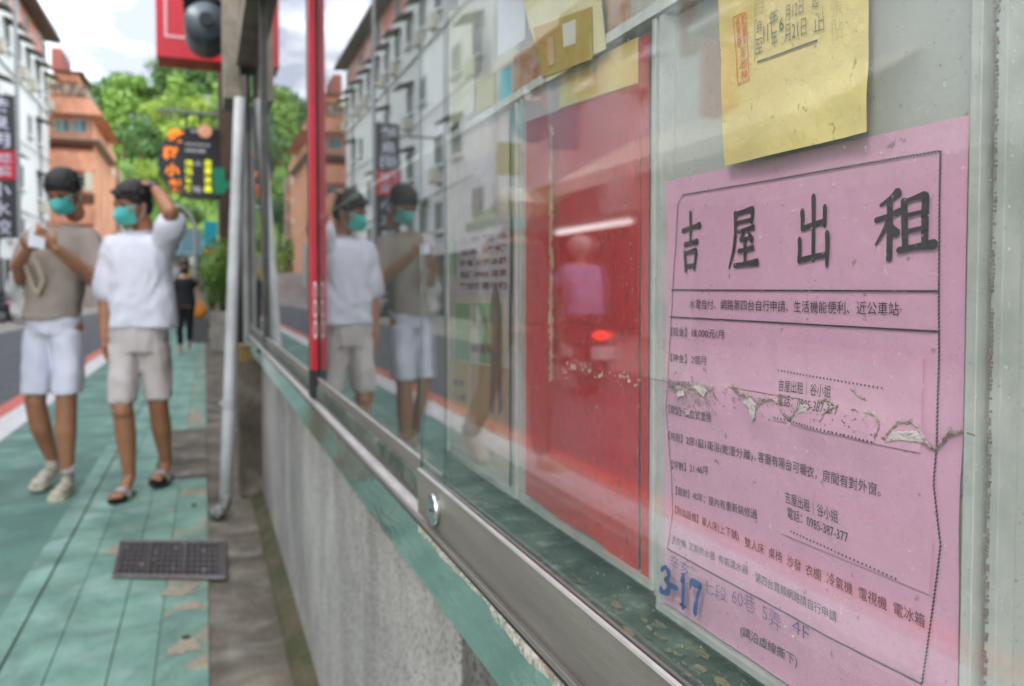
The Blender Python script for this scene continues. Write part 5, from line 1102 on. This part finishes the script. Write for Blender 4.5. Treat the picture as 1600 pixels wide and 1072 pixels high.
S = MB().loft([((0, 0, .84), .175, .13), ((0, 0, .95), .165, .12), ((0, 0, 1.1), .145, .108), ((0, 0, 1.25), .165, .12), ((0, 0, 1.33), .14, .085)], 20); S.cone((-.12, 0, 1.30), (-.165, .02, 1.22), .052, .054); S.cone((.12, 0, 1.30), (.165, .0, 1.22), .052, .054); garment(wo2, 'black_top', S, MK, .012, .008, 9, 31)
S = MB(); limb(S, [((-.08, 0, .85), .098), ((-.085, -.06, .47), .062), ((-.082, -.03, .20), .050)]); limb(S, [((.07, 0, .85), .098), ((.07, .06, .47), .062), ((.065, .14, .26), .050)]); S.ell((0, 0, .86), (.155, .11, .10), 14); garment(wo2, 'black_trousers', S, MK, .012, .005, 9, 33)
bk = empty('blue_shoulder_bag', (wl2.x - .22, wl2.y + .05, .95), 'blue shoulder bag carried beside the woman in black', 'bag'); part('pouch', remesh(MB().ell((0, 0, .12), (.085, .12, .20), 14), .015, 1, folds(.01, 12, 3)), mat('blue_nylon', (.01, .13, .26), .6), bk, smooth=True, local=True)
part('strap', MB().tube([(0, 0, .28), (.06, 0, .40), (.12, 0, .46)], .012, 6), M_black, bk, local=True)
# -- person bending by a chair behind her
pb2 = on_z(330, 520); pe = person((pb2.x + .05, pb2.y + 1.2, 0), 'person in dark clothes seated at the shop front behind the woman in black')
B = MB(); limb(B, [((-.09, .1, .50), .09), ((-.10, -.32, .52), .06), ((-.10, -.30, .08), .04)]); limb(B, [((.09, .1, .50), .09), ((.10, -.32, .52), .06), ((.10, -.34, .08), .04)])
B.loft([((0, .1, .42), .16, .12), ((0, .08, .6), .15, .11), ((0, .0, .85), .155, .11), ((0, -.04, .98), .15, .09), ((0, -.06, 1.04), .06, .06)])
limb(B, [((-.15, -.04, .95), .045), ((-.24, -.12, .74), .036), ((-.14, -.30, .66), .025)]); hand(B, (-.14, -.30, .66), (.5, -.7, -.2), (0, 0, -1), 1, .9); limb(B, [((.15, -.04, .95), .045), ((.22, -.10, .74), .036), ((.12, -.30, .66), .025)]); hand(B, (.12, -.30, .66), (-.5, -.7, -.2), (0, 0, -1), -1, .9)
for fx in (-.1, .1): B.ell((fx, -.37, .035), (.04, .10, .035), 12)
ex, _ = head(B, pe, (0, -.10, 1.17), -20, 20, .97, hair='short', mask=None); finish(pe, B, M_skin2, ex, .011)
S = MB().loft([((0, .1, .46), .18, .14), ((0, .08, .6), .17, .13), ((0, .0, .85), .175, .125), ((0, -.04, .99), .15, .09)], 20); S.cone((-.14, -.04, .95), (-.20, -.08, .84), .06, .06); S.cone((.14, -.04, .95), (.19, -.08, .84), .06, .06); garment(pe, 'dark_shirt', S, mat('navy_cotton', (.02, .025, .04), .8), .012, .007, 9, 41)
S = MB(); limb(S, [((-.09, .1, .50), .10), ((-.10, -.32, .52), .072), ((-.10, -.30, .12), .06)]); limb(S, [((.09, .1, .50), .10), ((.10, -.32, .52), .072), ((.10, -.33, .12), .06)]); garment(pe, 'trousers', S, MK, .012, .005, 9, 43)
stl = empty('stool', (pb2.x + .05, pb2.y + 1.32, 0), 'low grey stool under the seated person', 'stool'); part('seat', MB().box((pb2.x - .12, pb2.y + 1.14, .36), (pb2.x + .22, pb2.y + 1.48, .40)), M_grey, stl)
for a in (-.10, .18):
    for b in (1.16, 1.44): part('leg', MB().box((pb2.x + a, pb2.y + b, 0), (pb2.x + a + .025, pb2.y + b + .025, .359)), M_pipe, stl)
og = on_z(313, 535); ob2 = empty('orange_bag', (og.x, og.y, 0), 'orange shopping bag hung on a grey crate at the shop front', 'bag')
part('bag_body', remesh(MB().ell((og.x, og.y, .68), (.14, .09, .20), 14), .015, 1, folds(.02, 10, 7)), mat('orange_nylon', (.80, .28, .02), .6), ob2, smooth=True)
crt = empty('grey_crate', (og.x, og.y, 0), 'tall grey crate under the orange bag', 'crate'); cb_ = MB()
for (a, b, c_, d_) in ((-.16, -.13, -.14, .14), (.13, .16, -.14, .14), (-.13, .13, -.14, -.11), (-.13, .13, .11, .14)): cb_.box((og.x + a, og.y + c_, 0), (og.x + b, og.y + d_, .48))
part('sides', cb_, mat('crate_grey', (.14, .14, .14), .7), crt)
yb_ = on_z(345, 533); ybx = empty('yellow_white_box', (yb_.x - .05, yb_.y + .6, 0), 'yellow and white box on the ground beside the planter', 'box'); part('lower_half', MB().box((yb_.x - .22, yb_.y + .5, 0), (yb_.x + .05, yb_.y + .75, .30)), mat('box_white', (.68, .68, .66), .6), ybx, bevel=.01); part('upper_half', MB().box((yb_.x - .22, yb_.y + .5, .301), (yb_.x + .05, yb_.y + .75, .50)), mat('box_yellow', (.75, .52, .05), .6), ybx, bevel=.01)

# ------------------------------------------------------------------ scooters
M_tyre = mat('tyre_rubber', (.02, .02, .02), .8); M_rim = mat('scooter_rim', (.35, .35, .36), .35, .8); M_seat = mat('scooter_seat', (.02, .02, .022), .5)
def scooter(loc, rz, c, label, group=None):
    """front points to local +Y"""
    t = empty('scooter', loc, label, 'scooter', group, rz=rz)
    bodym = mat('scooter_paint', c, .25)
    for y in (-.60, .62):
        wh = MB(); wh.tube([(0, y + .20 * math.cos(a), .25 + .20 * math.sin(a)) for a in [2 * math.pi * k / 22 for k in range(23)]], .048, 10, caps=False); o = part('wheel', wh, M_tyre, t, smooth=True, local=True)
        part('rim', MB().tube([(-.03, y, .25), (.03, y, .25)], .14, 18), M_rim, o, local=True)
    b = MB().ell((0, -.42, .62), (.15, .42, .15), 16); b.ell((0, -.55, .50), (.13, .25, .16), 14); b.ell((0, .0, .33), (.14, .34, .06), 14); b.ell((0, .42, .60), (.17, .07, .28), 14); b.cone((0, .42, .70), (0, .35, .98), .075, .06); b.ell((0, .60, .47), (.08, .22, .05), 12); b.ell((0, .36, 1.0), (.15, .09, .08), 14)
    part('body_shell', remesh(b, .022, 3), bodym, t, smooth=True, local=True)
    part('seat', remesh(MB().ell((0, -.42, .79), (.14, .40, .06), 14), .02, 2), M_seat, t, smooth=True, local=True)
    part('handlebar', MB().tube([(-.34, .26, 1.03), (-.15, .34, 1.06), (.15, .34, 1.06), (.34, .26, 1.03)], .018, 8), M_black, t, smooth=True, local=True)
    for sx in (-1, 1):
        m_ = part('mirror', MB().tube([(sx * .22, .33, 1.05), (sx * .30, .34, 1.25)], .007, 6), M_black, t, local=True); part('mirror_glass', MB().ell((sx * .31, .34, 1.28), (.06, .015, .04), 10), M_black, m_, smooth=True, local=True)
    part('headlight', MB().ell((0, .455, .97), (.09, .03, .05), 12), M_white, t, smooth=True, local=True)
    part('tail_light', MB().ell((0, -.86, .66), (.09, .03, .045), 12), mat('tail_red', (.6, .0, .0), .3, emit=(1, .03, .01), estr=1.6 if group is None else .2), t, smooth=True, local=True)
    part('number_plate', MB().box((-.13, -.93, .42), (.13, -.92, .55)), M_white, t, local=True)
    part('mudguard', MB().box((-.07, -.915, .30), (.07, -.78, .60)), M_seat, t, local=True, bevel=.01)
    part('engine', remesh(MB().ell((.02, -.45, .30), (.12, .24, .11), 12), .02, 1), M_grey, t, smooth=True, local=True)
    return t
s0 = scooter((-3.33, 8.15, 0), 0, (.10, .03, .04), 'dark red scooter ridden along the road beside the path')
first = scooter((-6.9, 31.0, 0), R(80), (.05, .05, .055), 'black scooter parked outside the shops, first of the row', 'scooters parked along the opposite kerb')
lab2 = {1: 'white scooter second in the parked row', 2: 'grey scooter third in the parked row', 3: 'dark blue scooter fourth in the parked row', 4: 'black scooter with a pink helmet fifth in the parked row', 5: 'silver scooter sixth in the parked row', 6: 'red scooter seventh in the parked row', 7: 'dark scooter at the far end of the parked row'}
cl2 = {1: (.6, .6, .6), 2: (.2, .2, .21), 3: (.03, .05, .15), 4: (.03, .03, .03), 5: (.4, .4, .42), 6: (.4, .03, .03), 7: (.06, .06, .07)}
for k in range(1, 8):
    c = copy_tree(first); c.location = (-6.9 + rnd.uniform(-.15, .15), 31 + k * .95, 0); c.rotation_euler = (0, 0, R(80 + rnd.uniform(-8, 8))); c['label'] = lab2[k]
    for ch in [o for o in bpy.data.objects if o.parent == c and o.name.startswith('body_shell')]:
        ch.data = ch.data.copy(); ch.data.materials[0] = mat('scooter_paint', cl2[k], .3)
hp = empty('pink_helmet', (-6.6, 33.8, .85), 'pink helmet resting on a parked scooter seat', 'helmet'); part('shell', MB().ell((-6.6, 33.8, .96), (.17, .19, .13), 16), mat('pink_gloss', (.75, .30, .42), .3), hp, smooth=True); part('visor', MB().ell((-6.45, 33.7, .93), (.06, .13, .05), 12), M_black, hp, smooth=True)
# rider
rd_ = person((-3.33, 7.75, 0), 'scooter rider in a lilac jacket and pale helmet, seen from behind over the red sheet', rz=math.pi)
B = MB(); limb(B, [((-.11, .05, .86), .09), ((-.16, -.36, .78), .06), ((-.14, -.30, .42), .04)]); limb(B, [((.11, .05, .86), .09), ((.16, -.36, .78), .06), ((.14, -.30, .42), .04)])
B.loft([((0, .06, .84), .17, .13), ((0, .06, 1.0), .16, .12), ((0, .02, 1.22), .17, .12), ((0, .0, 1.36), .16, .09), ((0, -.01, 1.42), .06, .06)])
for sx in (-1, 1): limb(B, [((sx * .17, 0, 1.33), .05), ((sx * .27, -.2, 1.13), .04), ((sx * .31, -.56, 1.08), .028)]); hand(B, (sx * .31, -.56, 1.08), (0, -1, -.1), (0, -.1, -1), sx, 1, 1.2); B.ell((sx * .14, -.36, .40), (.05, .12, .045), 12)
ex, _ = head(B, rd_, (0, -.03, 1.54), 0, 5, 1.0, hair=None, mask=None, helmet=mat('pale_helmet', (.62, .52, .46), .3)); finish(rd_, B, M_skin2, ex, .012)
S = MB().loft([((0, .06, .86), .22, .17), ((0, .07, 1.0), .22, .17), ((0, .05, 1.22), .225, .16), ((0, .0, 1.38), .18, .10)], 20)
for sx in (-1, 1): limb(S, [((sx * .16, 0, 1.33), .075), ((sx * .27, -.2, 1.14), .06), ((sx * .31, -.5, 1.09), .045)])
garment(rd_, 'jacket', S, mat('lilac_jacket', (.52, .36, .58), .8, col2=(.36, .24, .46), vscale=4), .014, .012, 8, 51)
S = MB()
for sx in (-1, 1): limb(S, [((sx * .10, .05, .86), .10), ((sx * .16, -.36, .80), .07), ((sx * .14, -.30, .44), .055)])
garment(rd_, 'trousers', S, MK, .014, .005, 9, 53)
# passer-by outside the frame, seen only as a reflection
pw = person((-1.40, 4.75, 0), 'walker in maroon trousers and a cream helmet, mirrored beside the red sheet', rz=R(-12))
B = MB(); limb(B, [((-.09, 0, .90), .09), ((-.12, -.14, .50), .053), ((-.12, -.16, .10), .033)]); limb(B, [((.09, 0, .90), .09), ((.11, .12, .50), .053), ((.12, .34, .16), .033)])
B.loft([((0, 0, .86), .16, .11), ((0, 0, 1.0), .15, .10), ((0, 0, 1.2), .155, .11), ((0, 0, 1.40), .17, .09), ((0, 0, 1.46), .06, .06)])
for sx in (-1, 1): limb(B, [((sx * .18, 0, 1.38), .048), ((sx * .23, .04 * sx, 1.13), .038), ((sx * .22, -.08, .90), .026)]); hand(B, (sx * .22, -.08, .89), (0, -.1, -1), (-sx, 0, 0), -sx, 1, .5)
ex, _ = head(B, pw, (0, -.01, 1.60), 0, 3, 1.0, hair=None, mask=M_mask, helmet=mat('cream_helmet', (.72, .66, .50), .3)); finish(pw, B, M_skin, ex, .011)
S = MB().loft([((0, 0, .90), .185, .14), ((0, 0, 1.1), .18, .13), ((0, 0, 1.3), .185, .125), ((0, 0, 1.42), .16, .09)], 20)
for sx in (-1, 1): limb(S, [((sx * .16, 0, 1.38), .065), ((sx * .23, .04 * sx, 1.13), .055), ((sx * .22, -.06, .95), .045)])
garment(pw, 'jacket', S, mat('dark_olive_jacket', (.06, .055, .045), .8), .013, .009, 9, 61)
S = MB(); limb(S, [((-.09, 0, .90), .105), ((-.12, -.14, .50), .075), ((-.12, -.155, .14), .065)]); limb(S, [((.09, 0, .90), .105), ((.11, .12, .50), .075), ((.12, .32, .20), .065)]); garment(pw, 'trousers', S, mat('maroon_trousers', (.10, .03, .035), .8), .013, .006, 9, 63)
sneaker(pw, (-.12, -.12, 0), (0, -1, 0), m=M_sol, sole=M_sol); sneaker(pw, (.12, .38, .10), (0, -1, -.35), m=M_sol, sole=M_sol)
